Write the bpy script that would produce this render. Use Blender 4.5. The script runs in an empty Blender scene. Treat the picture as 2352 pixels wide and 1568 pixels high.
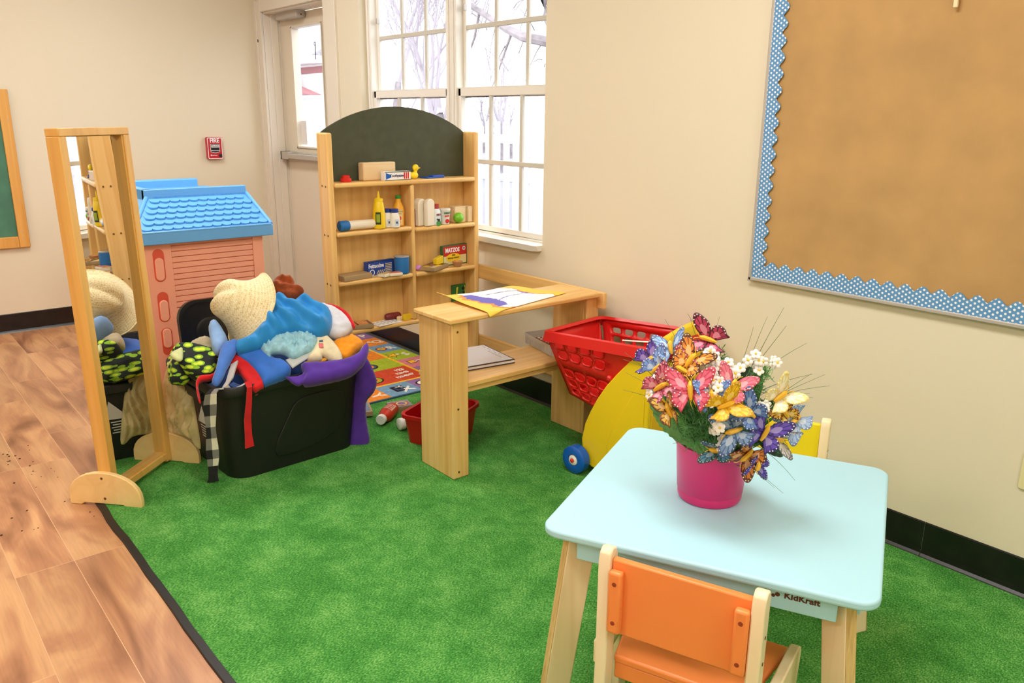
import bpy, bmesh, math, random
from mathutils import Vector, Matrix, noise
from mathutils.geometry import delaunay_2d_cdt
C = bpy.context.scene.collection
PI = math.pi
random.seed(7)

# ------------------------------------------------------------------ materials
def lin(c):
    c = c / 255.0
    return c / 12.92 if c <= 0.04045 else ((c + 0.055) / 1.055) ** 2.4
def rgb(t, a=1.0): return (lin(t[0]), lin(t[1]), lin(t[2]), a)

def newmat(name):
    m = bpy.data.materials.new(name); m.use_nodes = True
    nt = m.node_tree; b = nt.nodes['Principled BSDF']
    return m, nt, b
def mat(name, col, rough=0.5, metal=0.0, var=0.0, vscale=8.0, bump=0.0, bscale=60.0, spec=0.5, sheen=0.0, trans=0.0, alpha=1.0, sss=0.0):
    m, nt, b = newmat(name)
    b.inputs['Roughness'].default_value = rough; b.inputs['Metallic'].default_value = metal
    b.inputs['Specular IOR Level'].default_value = spec
    b.inputs['Base Color'].default_value = rgb(col)
    if sheen: b.inputs['Sheen Weight'].default_value = sheen
    if trans: b.inputs['Transmission Weight'].default_value = trans
    if alpha < 1: b.inputs['Alpha'].default_value = alpha
    tc = nt.nodes.new('ShaderNodeTexCoord')
    if var > 0:
        n = nt.nodes.new('ShaderNodeTexNoise'); n.inputs['Scale'].default_value = vscale; n.inputs['Detail'].default_value = 4
        nt.links.new(tc.outputs['Object'], n.inputs['Vector'])
        r = nt.nodes.new('ShaderNodeValToRGB')
        d = tuple(max(0, v * (1 - var)) for v in col); u = tuple(min(255, v * (1 + var * .6)) for v in col)
        r.color_ramp.elements[0].position = .3; r.color_ramp.elements[0].color = rgb(d)
        r.color_ramp.elements[1].position = .7; r.color_ramp.elements[1].color = rgb(u)
        nt.links.new(n.outputs['Fac'], r.inputs['Fac']); nt.links.new(r.outputs['Color'], b.inputs['Base Color'])
    if bump > 0:
        n2 = nt.nodes.new('ShaderNodeTexNoise'); n2.inputs['Scale'].default_value = bscale; n2.inputs['Detail'].default_value = 3
        nt.links.new(tc.outputs['Object'], n2.inputs['Vector'])
        bp = nt.nodes.new('ShaderNodeBump'); bp.inputs['Strength'].default_value = bump; bp.inputs['Distance'].default_value = .004
        nt.links.new(n2.outputs['Fac'], bp.inputs['Height']); nt.links.new(bp.outputs['Normal'], b.inputs['Normal'])
    return m

def wood(name, cols, axis=2, rough=0.42, scale=1.0, strips=0.0, stripaxis=0):
    """Grain runs along `axis` of the object; strips > 0 adds glued-up boards of that width."""
    m, nt, b = newmat(name); N = nt.nodes; L = nt.links
    b.inputs['Roughness'].default_value = rough
    tc = N.new('ShaderNodeTexCoord'); mp = N.new('ShaderNodeMapping')
    s = [26 * scale] * 3; s[axis] = 1.6 * scale
    mp.inputs['Scale'].default_value = s
    L.new(tc.outputs['Object'], mp.inputs['Vector'])
    vec = mp.outputs['Vector']; stripval = None
    if strips > 0:
        sx = N.new('ShaderNodeSeparateXYZ'); L.new(tc.outputs['Object'], sx.inputs['Vector'])
        dv = N.new('ShaderNodeMath'); dv.operation = 'DIVIDE'; dv.inputs[1].default_value = strips
        L.new(sx.outputs[stripaxis], dv.inputs[0])
        fl = N.new('ShaderNodeMath'); fl.operation = 'FLOOR'; L.new(dv.outputs[0], fl.inputs[0])
        wn = N.new('ShaderNodeTexWhiteNoise'); wn.noise_dimensions = '1D'; L.new(fl.outputs[0], wn.inputs['W'])
        stripval = wn.outputs['Value']
        ad = N.new('ShaderNodeVectorMath'); ad.operation = 'MULTIPLY_ADD'
        ad.inputs[1].default_value = (9, 9, 9)
        L.new(wn.outputs['Color'], ad.inputs[0]); L.new(mp.outputs['Vector'], ad.inputs[2]); vec = ad.outputs[0]
    n = N.new('ShaderNodeTexNoise'); n.inputs['Scale'].default_value = 1.0; n.inputs['Detail'].default_value = 6
    n.inputs['Distortion'].default_value = .8
    L.new(vec, n.inputs['Vector'])
    r = N.new('ShaderNodeValToRGB'); e = r.color_ramp.elements
    e[0].position = .22; e[0].color = rgb(cols[0]); e[1].position = .78; e[1].color = rgb(cols[2])
    k = e.new(.5); k.color = rgb(cols[1])
    fac = n.outputs['Fac']
    if stripval is not None:
        ma = N.new('ShaderNodeMath'); ma.operation = 'MULTIPLY_ADD'; ma.inputs[1].default_value = .22
        sb = N.new('ShaderNodeMath'); sb.operation = 'SUBTRACT'; sb.inputs[1].default_value = .11
        L.new(stripval, ma.inputs[0]); L.new(fac, ma.inputs[2]); L.new(ma.outputs[0], sb.inputs[0]); fac = sb.outputs[0]
    L.new(fac, r.inputs['Fac']); L.new(r.outputs['Color'], b.inputs['Base Color'])
    bp = N.new('ShaderNodeBump'); bp.inputs['Strength'].default_value = .12; bp.inputs['Distance'].default_value = .002
    L.new(n.outputs['Fac'], bp.inputs['Height']); L.new(bp.outputs['Normal'], b.inputs['Normal'])
    return m

M = {}
BEECH = [(220, 168, 96), (238, 194, 120), (248, 212, 150)]
for ax, k in enumerate('xyz'):
    M['wood_' + k] = wood('rubberwood_' + k, BEECH, ax, strips=.07, stripaxis=(1 if ax == 0 else 0))
    M['woodys_' + k] = wood('rubberwood_board_' + k, BEECH, ax, strips=.055, stripaxis=(0 if ax == 1 else 1))
M['ply'] = wood('birch_plywood', [(232, 192, 124), (240, 204, 138), (246, 214, 154)], 0, .45, .6)
M['mirrorwood'] = wood('honey_maple', [(214, 158, 74), (228, 176, 92), (236, 190, 110)], 2, .38, .8)
M['paleply'] = wood('pale_birch', [(238, 212, 164), (246, 226, 184), (250, 234, 200)], 2, .4, .7)
M['plyedge'] = wood('plywood_edge', [(176, 132, 72), (216, 182, 120), (232, 204, 150)], 2, .5, 3.0)
M['chalkwood'] = wood('golden_oak', [(206, 146, 66), (224, 166, 84), (236, 186, 108)], 2, .4, .7)
M['blockwood'] = wood('toy_block_wood', [(222, 190, 142), (232, 204, 158), (240, 216, 174)], 1, .55, .8)
M['blockwood_d'] = wood('toy_crate_wood', [(150, 122, 84), (172, 144, 104), (190, 162, 122)], 1, .6, .8)
M['wall'] = mat('cream_wall_paint', (230, 220, 195), .6, bump=.06, bscale=180)
M['wall_l'] = M['wall']
M['trimpaint'] = mat('semi_gloss_cream_trim', (232, 224, 208), .38)
M['doorpaint'] = mat('cream_door_paint', (232, 222, 202), .4)
M['vinyl'] = mat('white_window_vinyl', (238, 234, 224), .35)
M['ceil'] = mat('white_ceiling_tile', (236, 234, 228), .9, bump=.2, bscale=120)
M['base'] = mat('black_cove_base', (22, 20, 20), .32, var=.5, vscale=14, bump=.05)
M['metal'] = mat('brushed_aluminium', (190, 184, 176), .45, .25)
M['steel'] = mat('dark_steel', (70, 66, 62), .4, .8)
M['screw'] = mat('brass_screw', (128, 96, 52), .4, .8)
M['black'] = mat('black_rubber', (18, 18, 18), .5)
M['dark'] = mat('dark_gap', (12, 10, 8), .9)
M['tote'] = mat('black_polypropylene', (20, 20, 19), .5, bump=.25, bscale=400)
M['chalk'] = mat('olive_chalkboard', (72, 76, 54), .7, var=.08, vscale=20)
M['greenboard'] = mat('green_chalkboard', (74, 128, 104), .65, var=.1, vscale=9)
M['table'] = mat('aqua_lacquer', (178, 226, 240), .45, spec=.5)
M['orange'] = mat('orange_lacquer', (252, 146, 76), .36)
M['yellowc'] = mat('yellow_lacquer', (246, 226, 40), .36)
M['pink'] = mat('magenta_plastic', (214, 36, 112), .3, spec=.5)
M['red'] = mat('red_plastic', (216, 34, 30), .34)
M['redbin'] = mat('crimson_plastic', (186, 14, 20), .32)
M['yellow'] = mat('yellow_plastic', (240, 206, 30), .36)
M['blueplastic'] = mat('royal_blue_plastic', (10, 92, 190), .34)
M['white'] = mat('white_plastic', (238, 236, 228), .4)
M['cream'] = mat('cream_plastic', (238, 228, 208), .42)
M['coral'] = mat('coral_polyethylene', (250, 176, 146), .5, bump=.08, bscale=200)
M['coral_shade'] = mat('coral_recess_shade', (224, 92, 66), .5)
M['sky'] = mat('sky_blue_polyethylene', (104, 176, 236), .42, bump=.06, bscale=200)
M['paper'] = mat('white_paper', (246, 244, 246), .7)
M['kraft'] = mat('brown_kraft_paper', (190, 150, 94), .75, var=.06, vscale=6, bump=.25, bscale=9)
M['snow'] = mat('pale_winter_lawn', (134, 132, 140), .9, var=.08, vscale=.4)
M['bark'] = mat('grey_bark', (142, 134, 138), .9, var=.2, vscale=6)
M['twig'] = mat('pale_twigs', (176, 168, 176), .9)
M['muntin'] = mat('muntin_bar', (206, 202, 190), .4)
M['fence'] = mat('white_vinyl_fence', (236, 236, 240), .5)
M['siding'] = mat('white_siding', (236, 234, 234), .7)
M['maroon'] = mat('faded_red_fascia', (150, 96, 100), .7)
M['shingle'] = mat('pale_grey_shingles', (168, 166, 172), .9, var=.15, vscale=10)
M['straw'] = None

def glassmat():
    m, nt, b = newmat('window_glass'); N = nt.nodes; L = nt.links
    out = N['Material Output']; N.remove(b)
    tr = N.new('ShaderNodeBsdfTransparent'); gl = N.new('ShaderNodeBsdfGlossy'); gl.inputs['Roughness'].default_value = .02
    fr = N.new('ShaderNodeFresnel'); fr.inputs['IOR'].default_value = 1.3
    ge = N.new('ShaderNodeNewGeometry'); iv = N.new('ShaderNodeMath'); iv.operation = 'SUBTRACT'; iv.inputs[0].default_value = 1; L.new(ge.outputs['Backfacing'], iv.inputs[1])
    mu = N.new('ShaderNodeMath'); mu.operation = 'MULTIPLY'; L.new(fr.outputs[0], mu.inputs[0]); L.new(iv.outputs[0], mu.inputs[1])
    mx = N.new('ShaderNodeMixShader'); L.new(mu.outputs[0], mx.inputs[0]); L.new(tr.outputs[0], mx.inputs[1]); L.new(gl.outputs[0], mx.inputs[2])
    L.new(mx.outputs[0], out.inputs[0]); return m
M['glass'] = glassmat()
M['mirror'] = mat('mirror_glass', (246, 246, 244), .012, 1.0)
M['clear'] = mat('clear_plastic_sleeve', (232, 236, 232), .12, alpha=.55)

def emit(name, col, s):
    m, nt, b = newmat(name); b.inputs['Emission Color'].default_value = rgb(col); b.inputs['Emission Strength'].default_value = s
    b.inputs['Base Color'].default_value = rgb(col); return m

def floor_mat():
    m, nt, b = newmat('laminate_planks'); N = nt.nodes; L = nt.links
    b.inputs['Roughness'].default_value = .3
    tc = N.new('ShaderNodeTexCoord'); mp = N.new('ShaderNodeMapping'); mp.inputs['Location'].default_value = (0.30, .002, 0)
    L.new(tc.outputs['Object'], mp.inputs['Vector'])
    br = N.new('ShaderNodeTexBrick'); br.offset = .37; br.offset_frequency = 3
    br.inputs['Scale'].default_value = 1; br.inputs['Brick Width'].default_value = .92; br.inputs['Row Height'].default_value = .168
    br.inputs['Mortar Size'].default_value = .0011; br.inputs['Mortar Smooth'].default_value = .3; br.inputs['Bias'].default_value = 0
    br.inputs['Color1'].default_value = (0, 0, 0, 1); br.inputs['Color2'].default_value = (1, 1, 1, 1); br.inputs['Mortar'].default_value = (.5, .5, .5, 1)
    L.new(mp.outputs[0], br.inputs['Vector'])
    mp2 = N.new('ShaderNodeMapping'); mp2.inputs['Scale'].default_value = (1.3, 5, 1); L.new(tc.outputs['Object'], mp2.inputs['Vector'])
    add = N.new('ShaderNodeVectorMath'); add.operation = 'MULTIPLY_ADD'; add.inputs[1].default_value = (13, 7, 5)
    L.new(br.outputs['Color'], add.inputs[0]); L.new(mp2.outputs[0], add.inputs[2])
    n = N.new('ShaderNodeTexNoise'); n.inputs['Scale'].default_value = 1.3; n.inputs['Detail'].default_value = 5; n.inputs['Distortion'].default_value = 1.3; n.inputs['Roughness'].default_value = .45
    L.new(add.outputs[0], n.inputs['Vector'])
    r = N.new('ShaderNodeValToRGB'); e = r.color_ramp.elements
    e[0].position = .28; e[0].color = rgb((136, 88, 60)); e[1].position = .72; e[1].color = rgb((220, 170, 122))
    k = e.new(.48); k.color = rgb((188, 134, 96)); k = e.new(.58); k.color = rgb((208, 158, 112))
    L.new(n.outputs['Fac'], r.inputs['Fac'])
    # fine grain
    mp3 = N.new('ShaderNodeMapping'); mp3.inputs['Scale'].default_value = (6, 130, 1); L.new(tc.outputs['Object'], mp3.inputs['Vector'])
    n3 = N.new('ShaderNodeTexNoise'); n3.inputs['Scale'].default_value = 1; n3.inputs['Detail'].default_value = 3; L.new(mp3.outputs[0], n3.inputs['Vector'])
    mul = N.new('ShaderNodeMixRGB'); mul.blend_type = 'MULTIPLY'; mul.inputs[0].default_value = .25
    gr = N.new('ShaderNodeValToRGB'); gr.color_ramp.elements[0].color = (.55, .5, .45, 1); gr.color_ramp.elements[0].position = .3; gr.color_ramp.elements[1].position = .6
    L.new(n3.outputs['Fac'], gr.inputs[0]); L.new(r.outputs[0], mul.inputs[1]); L.new(gr.outputs[0], mul.inputs[2])
    mx = N.new('ShaderNodeMixRGB'); mx.inputs[2].default_value = rgb((232, 186, 146)); L.new(mul.outputs[0], mx.inputs[1])
    ms = N.new('ShaderNodeMath'); ms.operation = 'MULTIPLY'; ms.inputs[1].default_value = .75; L.new(br.outputs['Fac'], ms.inputs[0]); L.new(ms.outputs[0], mx.inputs[0])
    # per plank tone
    hs = N.new('ShaderNodeHueSaturation'); ma = N.new('ShaderNodeMath'); ma.operation = 'MULTIPLY_ADD'; ma.inputs[1].default_value = .3; ma.inputs[2].default_value = .9
    sp = N.new('ShaderNodeSeparateColor'); L.new(br.outputs['Color'], sp.inputs[0]); L.new(sp.outputs[0], ma.inputs[0]); L.new(ma.outputs[0], hs.inputs['Value'])
    L.new(mx.outputs[0], hs.inputs['Color']); L.new(hs.outputs[0], b.inputs['Base Color'])
    bp = N.new('ShaderNodeBump'); bp.inputs['Strength'].default_value = .25; bp.inputs['Distance'].default_value = .002; bp.invert = True
    L.new(br.outputs['Fac'], bp.inputs['Height']); L.new(bp.outputs[0], b.inputs['Normal'])
    return m
M['floor'] = floor_mat()

def turf_mat():
    m, nt, b = newmat('green_turf_carpet'); N = nt.nodes; L = nt.links
    b.inputs['Roughness'].default_value = .95; b.inputs['Specular IOR Level'].default_value = .15
    tc = N.new('ShaderNodeTexCoord')
    a = N.new('ShaderNodeTexNoise'); a.inputs['Scale'].default_value = 7; a.inputs['Detail'].default_value = 8; a.inputs['Roughness'].default_value = .72
    c = N.new('ShaderNodeTexNoise'); c.inputs['Scale'].default_value = 260; c.inputs['Detail'].default_value = 2
    mp = N.new('ShaderNodeMapping'); mp.inputs['Scale'].default_value = (1, .55, 1); mp.inputs['Rotation'].default_value = (0, 0, .5)
    L.new(tc.outputs['Object'], mp.inputs[0]); L.new(tc.outputs['Object'], a.inputs['Vector']); L.new(mp.outputs[0], c.inputs['Vector'])
    mx = N.new('ShaderNodeMath'); mx.operation = 'MULTIPLY_ADD'; mx.inputs[1].default_value = .55
    hf = N.new('ShaderNodeMath'); hf.operation = 'MULTIPLY'; hf.inputs[1].default_value = .45
    L.new(a.outputs['Fac'], hf.inputs[0]); L.new(c.outputs['Fac'], mx.inputs[0]); L.new(hf.outputs[0], mx.inputs[2])
    r = N.new('ShaderNodeValToRGB'); e = r.color_ramp.elements
    e[0].position = .36; e[0].color = rgb((40, 102, 34)); e[1].position = .66; e[1].color = rgb((136, 192, 104))
    k = e.new(.5); k.color = rgb((74, 146, 62))
    L.new(mx.outputs[0], r.inputs[0]); L.new(r.outputs[0], b.inputs['Base Color'])
    bp = N.new('ShaderNodeBump'); bp.inputs['Strength'].default_value = .8; bp.inputs['Distance'].default_value = .006
    L.new(c.outputs['Fac'], bp.inputs['Height']); L.new(bp.outputs[0], b.inputs['Normal'])
    return m
M['turf'] = turf_mat()

def straw_mat():
    m, nt, b = newmat('woven_straw'); N = nt.nodes; L = nt.links
    b.inputs['Roughness'].default_value = .75
    tc = N.new('ShaderNodeTexCoord')
    w = N.new('ShaderNodeTexWave'); w.wave_type = 'RINGS'; w.rings_direction = 'Z'; w.inputs['Scale'].default_value = 42; w.inputs['Distortion'].default_value = 2.0
    n = N.new('ShaderNodeTexNoise'); n.inputs['Scale'].default_value = 150; n.inputs['Detail'].default_value = 3
    ck = N.new('ShaderNodeTexChecker'); ck.inputs['Scale'].default_value = 170
    L.new(tc.outputs['Object'], w.inputs['Vector']); L.new(tc.outputs['Object'], n.inputs['Vector']); L.new(tc.outputs['Object'], ck.inputs['Vector'])
    ad = N.new('ShaderNodeMath'); ad.operation = 'MULTIPLY_ADD'; ad.inputs[1].default_value = .16; L.new(w.outputs['Fac'], ad.inputs[0])
    hf = N.new('ShaderNodeMath'); hf.operation = 'MULTIPLY_ADD'; hf.inputs[1].default_value = .2; L.new(ck.outputs['Fac'], hf.inputs[0])
    h2 = N.new('ShaderNodeMath'); h2.operation = 'MULTIPLY'; h2.inputs[1].default_value = .8; L.new(n.outputs['Fac'], h2.inputs[0])
    L.new(h2.outputs[0], hf.inputs[2]); L.new(hf.outputs[0], ad.inputs[2])
    r = N.new('ShaderNodeValToRGB'); e = r.color_ramp.elements
    e[0].position = .25; e[0].color = rgb((206, 176, 112)); e[1].position = .8; e[1].color = rgb((250, 240, 204)); k = e.new(.5); k.color = rgb((238, 220, 166))
    L.new(ad.outputs[0], r.inputs[0]); L.new(r.outputs[0], b.inputs['Base Color'])
    bp = N.new('ShaderNodeBump'); bp.inputs['Strength'].default_value = .5; bp.inputs['Distance'].default_value = .003
    L.new(ad.outputs[0], bp.inputs['Height']); L.new(bp.outputs[0], b.inputs['Normal'])
    return m
M['straw'] = straw_mat()

def leafprint_mat():
    m, nt, b = newmat('lime_leaf_print_cotton'); N = nt.nodes; L = nt.links
    b.inputs['Roughness'].default_value = .8
    tc = N.new('ShaderNodeTexCoord'); mp = N.new('ShaderNodeMapping'); mp.inputs['Scale'].default_value = (.8, 1.2, 2.6); mp.inputs['Rotation'].default_value = (.6, .9, .4)
    L.new(tc.outputs['Object'], mp.inputs[0])
    v = N.new('ShaderNodeTexVoronoi'); v.inputs['Scale'].default_value = 22; L.new(mp.outputs[0], v.inputs['Vector'])
    r = N.new('ShaderNodeValToRGB'); e = r.color_ramp.elements; r.color_ramp.interpolation = 'CONSTANT'
    e[0].position = 0; e[0].color = rgb((214, 230, 60)); e[1].position = .47; e[1].color = rgb((10, 22, 18)); k = e.new(.3); k.color = rgb((140, 190, 40))
    L.new(v.outputs['Distance'], r.inputs[0]); L.new(r.outputs[0], b.inputs['Base Color']); return m
M['leafprint'] = leafprint_mat()

def dots_mat():
    m, nt, b = newmat('blue_polka_dot_border'); N = nt.nodes; L = nt.links
    b.inputs['Roughness'].default_value = .45
    tc = N.new('ShaderNodeTexCoord'); sx = N.new('ShaderNodeSeparateXYZ'); L.new(tc.outputs['Object'], sx.inputs[0])
    P = .0080
    def math_(op, a, bv=None):
        x = N.new('ShaderNodeMath'); x.operation = op
        if hasattr(a, 'default_value') or True:
            if isinstance(a, (int, float)): x.inputs[0].default_value = a
            else: L.new(a, x.inputs[0])
        if bv is not None:
            if isinstance(bv, (int, float)): x.inputs[1].default_value = bv
            else: L.new(bv, x.inputs[1])
        return x.outputs[0]
    X = math_('DIVIDE', sx.outputs[0], P * 2.7); Z = math_('DIVIDE', sx.outputs[2], P)
    row = math_('FLOOR', Z); half = math_('MULTIPLY', math_('MODULO', math_('ABSOLUTE', row), 2.0), .5)
    fx = math_('SUBTRACT', math_('FRACT', math_('ADD', X, half)), .5); fz = math_('SUBTRACT', math_('FRACT', Z), .5)
    fx = math_('MULTIPLY', fx, 2.7)
    d = math_('SQRT', math_('ADD', math_('MULTIPLY', fx, fx), math_('MULTIPLY', fz, fz)))
    lt = math_('LESS_THAN', d, .44)
    mx = N.new('ShaderNodeMixRGB'); mx.inputs[1].default_value = rgb((96, 152, 204)); mx.inputs[2].default_value = rgb((244, 246, 250))
    L.new(lt, mx.inputs[0]); L.new(mx.outputs[0], b.inputs['Base Color']); return m
M['dots'] = dots_mat()

def cloth(name, col, rough=.85, var=.08, sheen=.25, weave=.15):
    return mat(name, col, rough, var=var, vscale=14, bump=weave, bscale=350, spec=.2, sheen=sheen)

# ------------------------------------------------------------------ mesh builder
class MB:
    def __init__(s): s.v = []; s.f = []; s.m = []; s.T = Matrix.Identity(4); s.mi = 0
    def add(s, vs, fs, mi=None):
        o = len(s.v); s.v += [tuple(s.T @ Vector(p)) for p in vs]
        s.f += [tuple(i + o for i in f) for f in fs]; s.m += [s.mi if mi is None else mi] * len(fs)
        return s
    def box(s, x0, y0, z0, x1, y1, z1, mi=None):
        vs = [(x0, y0, z0), (x1, y0, z0), (x1, y1, z0), (x0, y1, z0), (x0, y0, z1), (x1, y0, z1), (x1, y1, z1), (x0, y1, z1)]
        return s.add(vs, [(3, 2, 1, 0), (4, 5, 6, 7), (0, 1, 5, 4), (1, 2, 6, 5), (2, 3, 7, 6), (3, 0, 4, 7)], mi)
    def prism(s, pts, a, b, plane='xy', mi=None):
        """extrude a closed 2D outline from a to b along the axis normal to `plane`"""
        def P(p, t):
            return {'xy': (p[0], p[1], t), 'xz': (p[0], t, p[1]), 'yz': (t, p[0], p[1])}[plane]
        n = len(pts); vs = [P(p, a) for p in pts] + [P(p, b) for p in pts]
        fs = [tuple(range(n))[::-1], tuple(range(n, 2 * n))] + [(i, (i + 1) % n, n + (i + 1) % n, n + i) for i in range(n)]
        return s.add(vs, fs, mi)
    def lathe(s, prof, n=24, mi=None, cap=True, sx=1, sy=1):
        vs = []; fs = []
        for r, z in prof:
            for k in range(n):
                a = 2 * PI * k / n; vs.append((r * math.cos(a) * sx, r * math.sin(a) * sy, z))
        for i in range(len(prof) - 1):
            for k in range(n):
                k2 = (k + 1) % n; fs.append((i * n + k, i * n + k2, (i + 1) * n + k2, (i + 1) * n + k))
        if cap:
            fs.append(tuple(range(n))[::-1]); fs.append(tuple((len(prof) - 1) * n + k for k in range(n)))
        return s.add(vs, fs, mi)
    def tube(s, path, rad, n=6, mi=None):
        path = [Vector(p) for p in path]; vs = []; fs = []
        for i, p in enumerate(path):
            d = (path[min(i + 1, len(path) - 1)] - path[max(i - 1, 0)])
            if d.length < 1e-9: d = Vector((0, 0, 1))
            d.normalize(); u = d.cross(Vector((0, 0, 1)))
            if u.length < .05: u = d.cross(Vector((1, 0, 0)))
            u.normalize(); w = d.cross(u); r = rad[i] if isinstance(rad, (list, tuple)) else rad
            for k in range(n):
                a = 2 * PI * k / n; vs.append(tuple(p + u * math.cos(a) * r + w * math.sin(a) * r))
        for i in range(len(path) - 1):
            for k in range(n):
                k2 = (k + 1) % n; fs.append((i * n + k, i * n + k2, (i + 1) * n + k2, (i + 1) * n + k))
        fs.append(tuple(range(n))[::-1]); fs.append(tuple((len(path) - 1) * n + k for k in range(n)))
        return s.add(vs, fs, mi)
    def sphere(s, c, r, n=14, mi=None, sc=(1, 1, 1)):
        vs = []; fs = []; m = n // 2 + 1
        for i in range(m + 1):
            t = PI * i / m
            for k in range(n):
                a = 2 * PI * k / n
                vs.append((c[0] + r * sc[0] * math.sin(t) * math.cos(a), c[1] + r * sc[1] * math.sin(t) * math.sin(a), c[2] + r * sc[2] * math.cos(t)))
        for i in range(m):
            for k in range(n):
                k2 = (k + 1) % n; fs.append((i * n + k, (i + 1) * n + k, (i + 1) * n + k2, i * n + k2))
        return s.add(vs, fs, mi)
    def disc(s, c, r, axis='z', n=12, mi=None, h=.001):
        T = s.T.copy(); R = {'z': Matrix.Identity(4), 'x': Matrix.Rotation(PI / 2, 4, 'Y'), 'y': Matrix.Rotation(-PI / 2, 4, 'X')}[axis]
        s.T = T @ Matrix.Translation(c) @ R; s.lathe([(r, 0), (r, h)], n, mi); s.T = T; return s
    def build(s, name, mats, parent=None, smooth=True, bevel=0, seg=2, loc=None, solid=0, sub=0, angle=.6):
        me = bpy.data.meshes.new(name); me.from_pydata(s.v, [], s.f)
        for x in (mats if isinstance(mats, (list, tuple)) else [mats]): me.materials.append(x)
        for p, i in zip(me.polygons, s.m): p.material_index = i
        me.validate(); 
        bm = bmesh.new(); bm.from_mesh(me); bmesh.ops.remove_doubles(bm, verts=bm.verts, dist=1e-6)
        bmesh.ops.recalc_face_normals(bm, faces=bm.faces); bm.to_mesh(me); bm.free()
        if smooth:
            me.shade_smooth(); me.set_sharp_from_angle(angle=angle)
        o = bpy.data.objects.new(name, me); C.objects.link(o)
        if parent is not None: o.parent = parent
        if loc: o.location = loc
        if solid: md = o.modifiers.new('solid', 'SOLIDIFY'); md.thickness = solid; md.offset = 0
        if bevel: md = o.modifiers.new('bevel', 'BEVEL'); md.width = bevel; md.segments = seg; md.limit_method = 'ANGLE'; md.angle_limit = .7
        if sub: md = o.modifiers.new('sub', 'SUBSURF'); md.levels = sub; md.render_levels = sub
        return o

def thing(name, label, cat, loc=(0, 0, 0), rotz=0.0, group=None):
    o = bpy.data.objects.new(name, None); C.objects.link(o); o.empty_display_size = .05
    o.location = loc; o.rotation_euler = (0, 0, rotz); o['label'] = label; o['category'] = cat
    if group: o['group'] = group
    return o
def tag(o, label, cat, group=None, kind=None):
    o['label'] = label; o['category'] = cat
    if group: o['group'] = group
    if kind: o['kind'] = kind
    return o
def struct(o): o['kind'] = 'structure'; return o
def copy_thing(o, parent=None):
    c = o.copy(); C.objects.link(c)
    if parent is not None: c.parent = parent
    for ch in list(o.children): copy_thing(ch, c)
    return c

_tc = {}
def text_geo(txt, size, ext=.0006, bold=0.0):
    k = (txt, size, ext, bold)
    if k in _tc: return _tc[k]
    cu = bpy.data.curves.new('lettering', 'FONT'); cu.body = txt; cu.size = size; cu.extrude = ext; cu.offset = bold
    cu.align_x = 'CENTER'; cu.align_y = 'CENTER'; cu.resolution_u = 2
    o = bpy.data.objects.new('lettering', cu); C.objects.link(o); bpy.context.view_layer.update()
    me = bpy.data.meshes.new_from_object(o.evaluated_get(bpy.context.evaluated_depsgraph_get()))
    g = ([tuple(v.co) for v in me.vertices], [tuple(p.vertices) for p in me.polygons])
    bpy.data.objects.remove(o); bpy.data.curves.remove(cu); bpy.data.meshes.remove(me); _tc[k] = g; return g
def text(mb, txt, size, T, mi, ext=.0006, bold=0.0, sx=1.0):
    vs, fs = text_geo(txt, size, ext, bold); old = mb.T.copy(); mb.T = old @ T @ Matrix.Diagonal((sx, 1, 1, 1)); mb.add(vs, fs, mi); mb.T = old
def axes(o, x, y, z):
    """matrix with origin o and the three axis vectors as columns"""
    return Matrix(((x[0], y[0], z[0], o[0]), (x[1], y[1], z[1], o[1]), (x[2], y[2], z[2], o[2]), (0, 0, 0, 1)))
def rrect(w, h, r, n=5, cx=0, cy=0):
    pts = []
    for qx, qy, a0 in ((1, -1, -90), (1, 1, 0), (-1, 1, 90), (-1, -1, 180)):
        for k in range(n + 1):
            a = math.radians(a0 + 90 * k / n); pts.append((cx + qx * (w / 2 - r) + r * math.cos(a), cy + qy * (h / 2 - r) + r * math.sin(a)))
    return pts

def cdt_panel(outer, holes=(), inner=None):
    pts = [Vector(p) for p in outer]; edges = [(i, (i + 1) % len(outer)) for i in range(len(outer))]
    for h in holes:
        o = len(pts); pts += [Vector(p) for p in h]; edges += [(o + i, o + (i + 1) % len(h)) for i in range(len(h))]
    if inner: pts += [Vector(p) for p in inner]
    v, e, f, *_ = delaunay_2d_cdt(pts, edges, [], 0, 1e-6)
    def inside(p, poly):
        c = False; j = len(poly) - 1
        for i in range(len(poly)):
            if (poly[i][1] > p[1]) != (poly[j][1] > p[1]) and p[0] < (poly[j][0] - poly[i][0]) * (p[1] - poly[i][1]) / (poly[j][1] - poly[i][1]) + poly[i][0]: c = not c
            j = i
        return c
    out = []
    for t in f:
        cc = ((v[t[0]][0] + v[t[1]][0] + v[t[2]][0]) / 3, (v[t[0]][1] + v[t[1]][1] + v[t[2]][1]) / 3)
        if inside(cc, outer) and not any(inside(cc, h) for h in holes): out.append(tuple(t))
    return [(p[0], p[1]) for p in v], out

def catmull(pts, n=4):
    out = []; m = len(pts)
    for i in range(m):
        p0, p1, p2, p3 = [Vector(pts[(i + k - 1) % m]) for k in range(4)]
        for k in range(n):
            t = k / n; out.append(tuple(.5 * ((2 * p1) + (p2 - p0) * t + (2 * p0 - 5 * p1 + 4 * p2 - p3) * t * t + (3 * p1 - p0 - 3 * p2 + p3) * t ** 3)))
    return out

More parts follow.
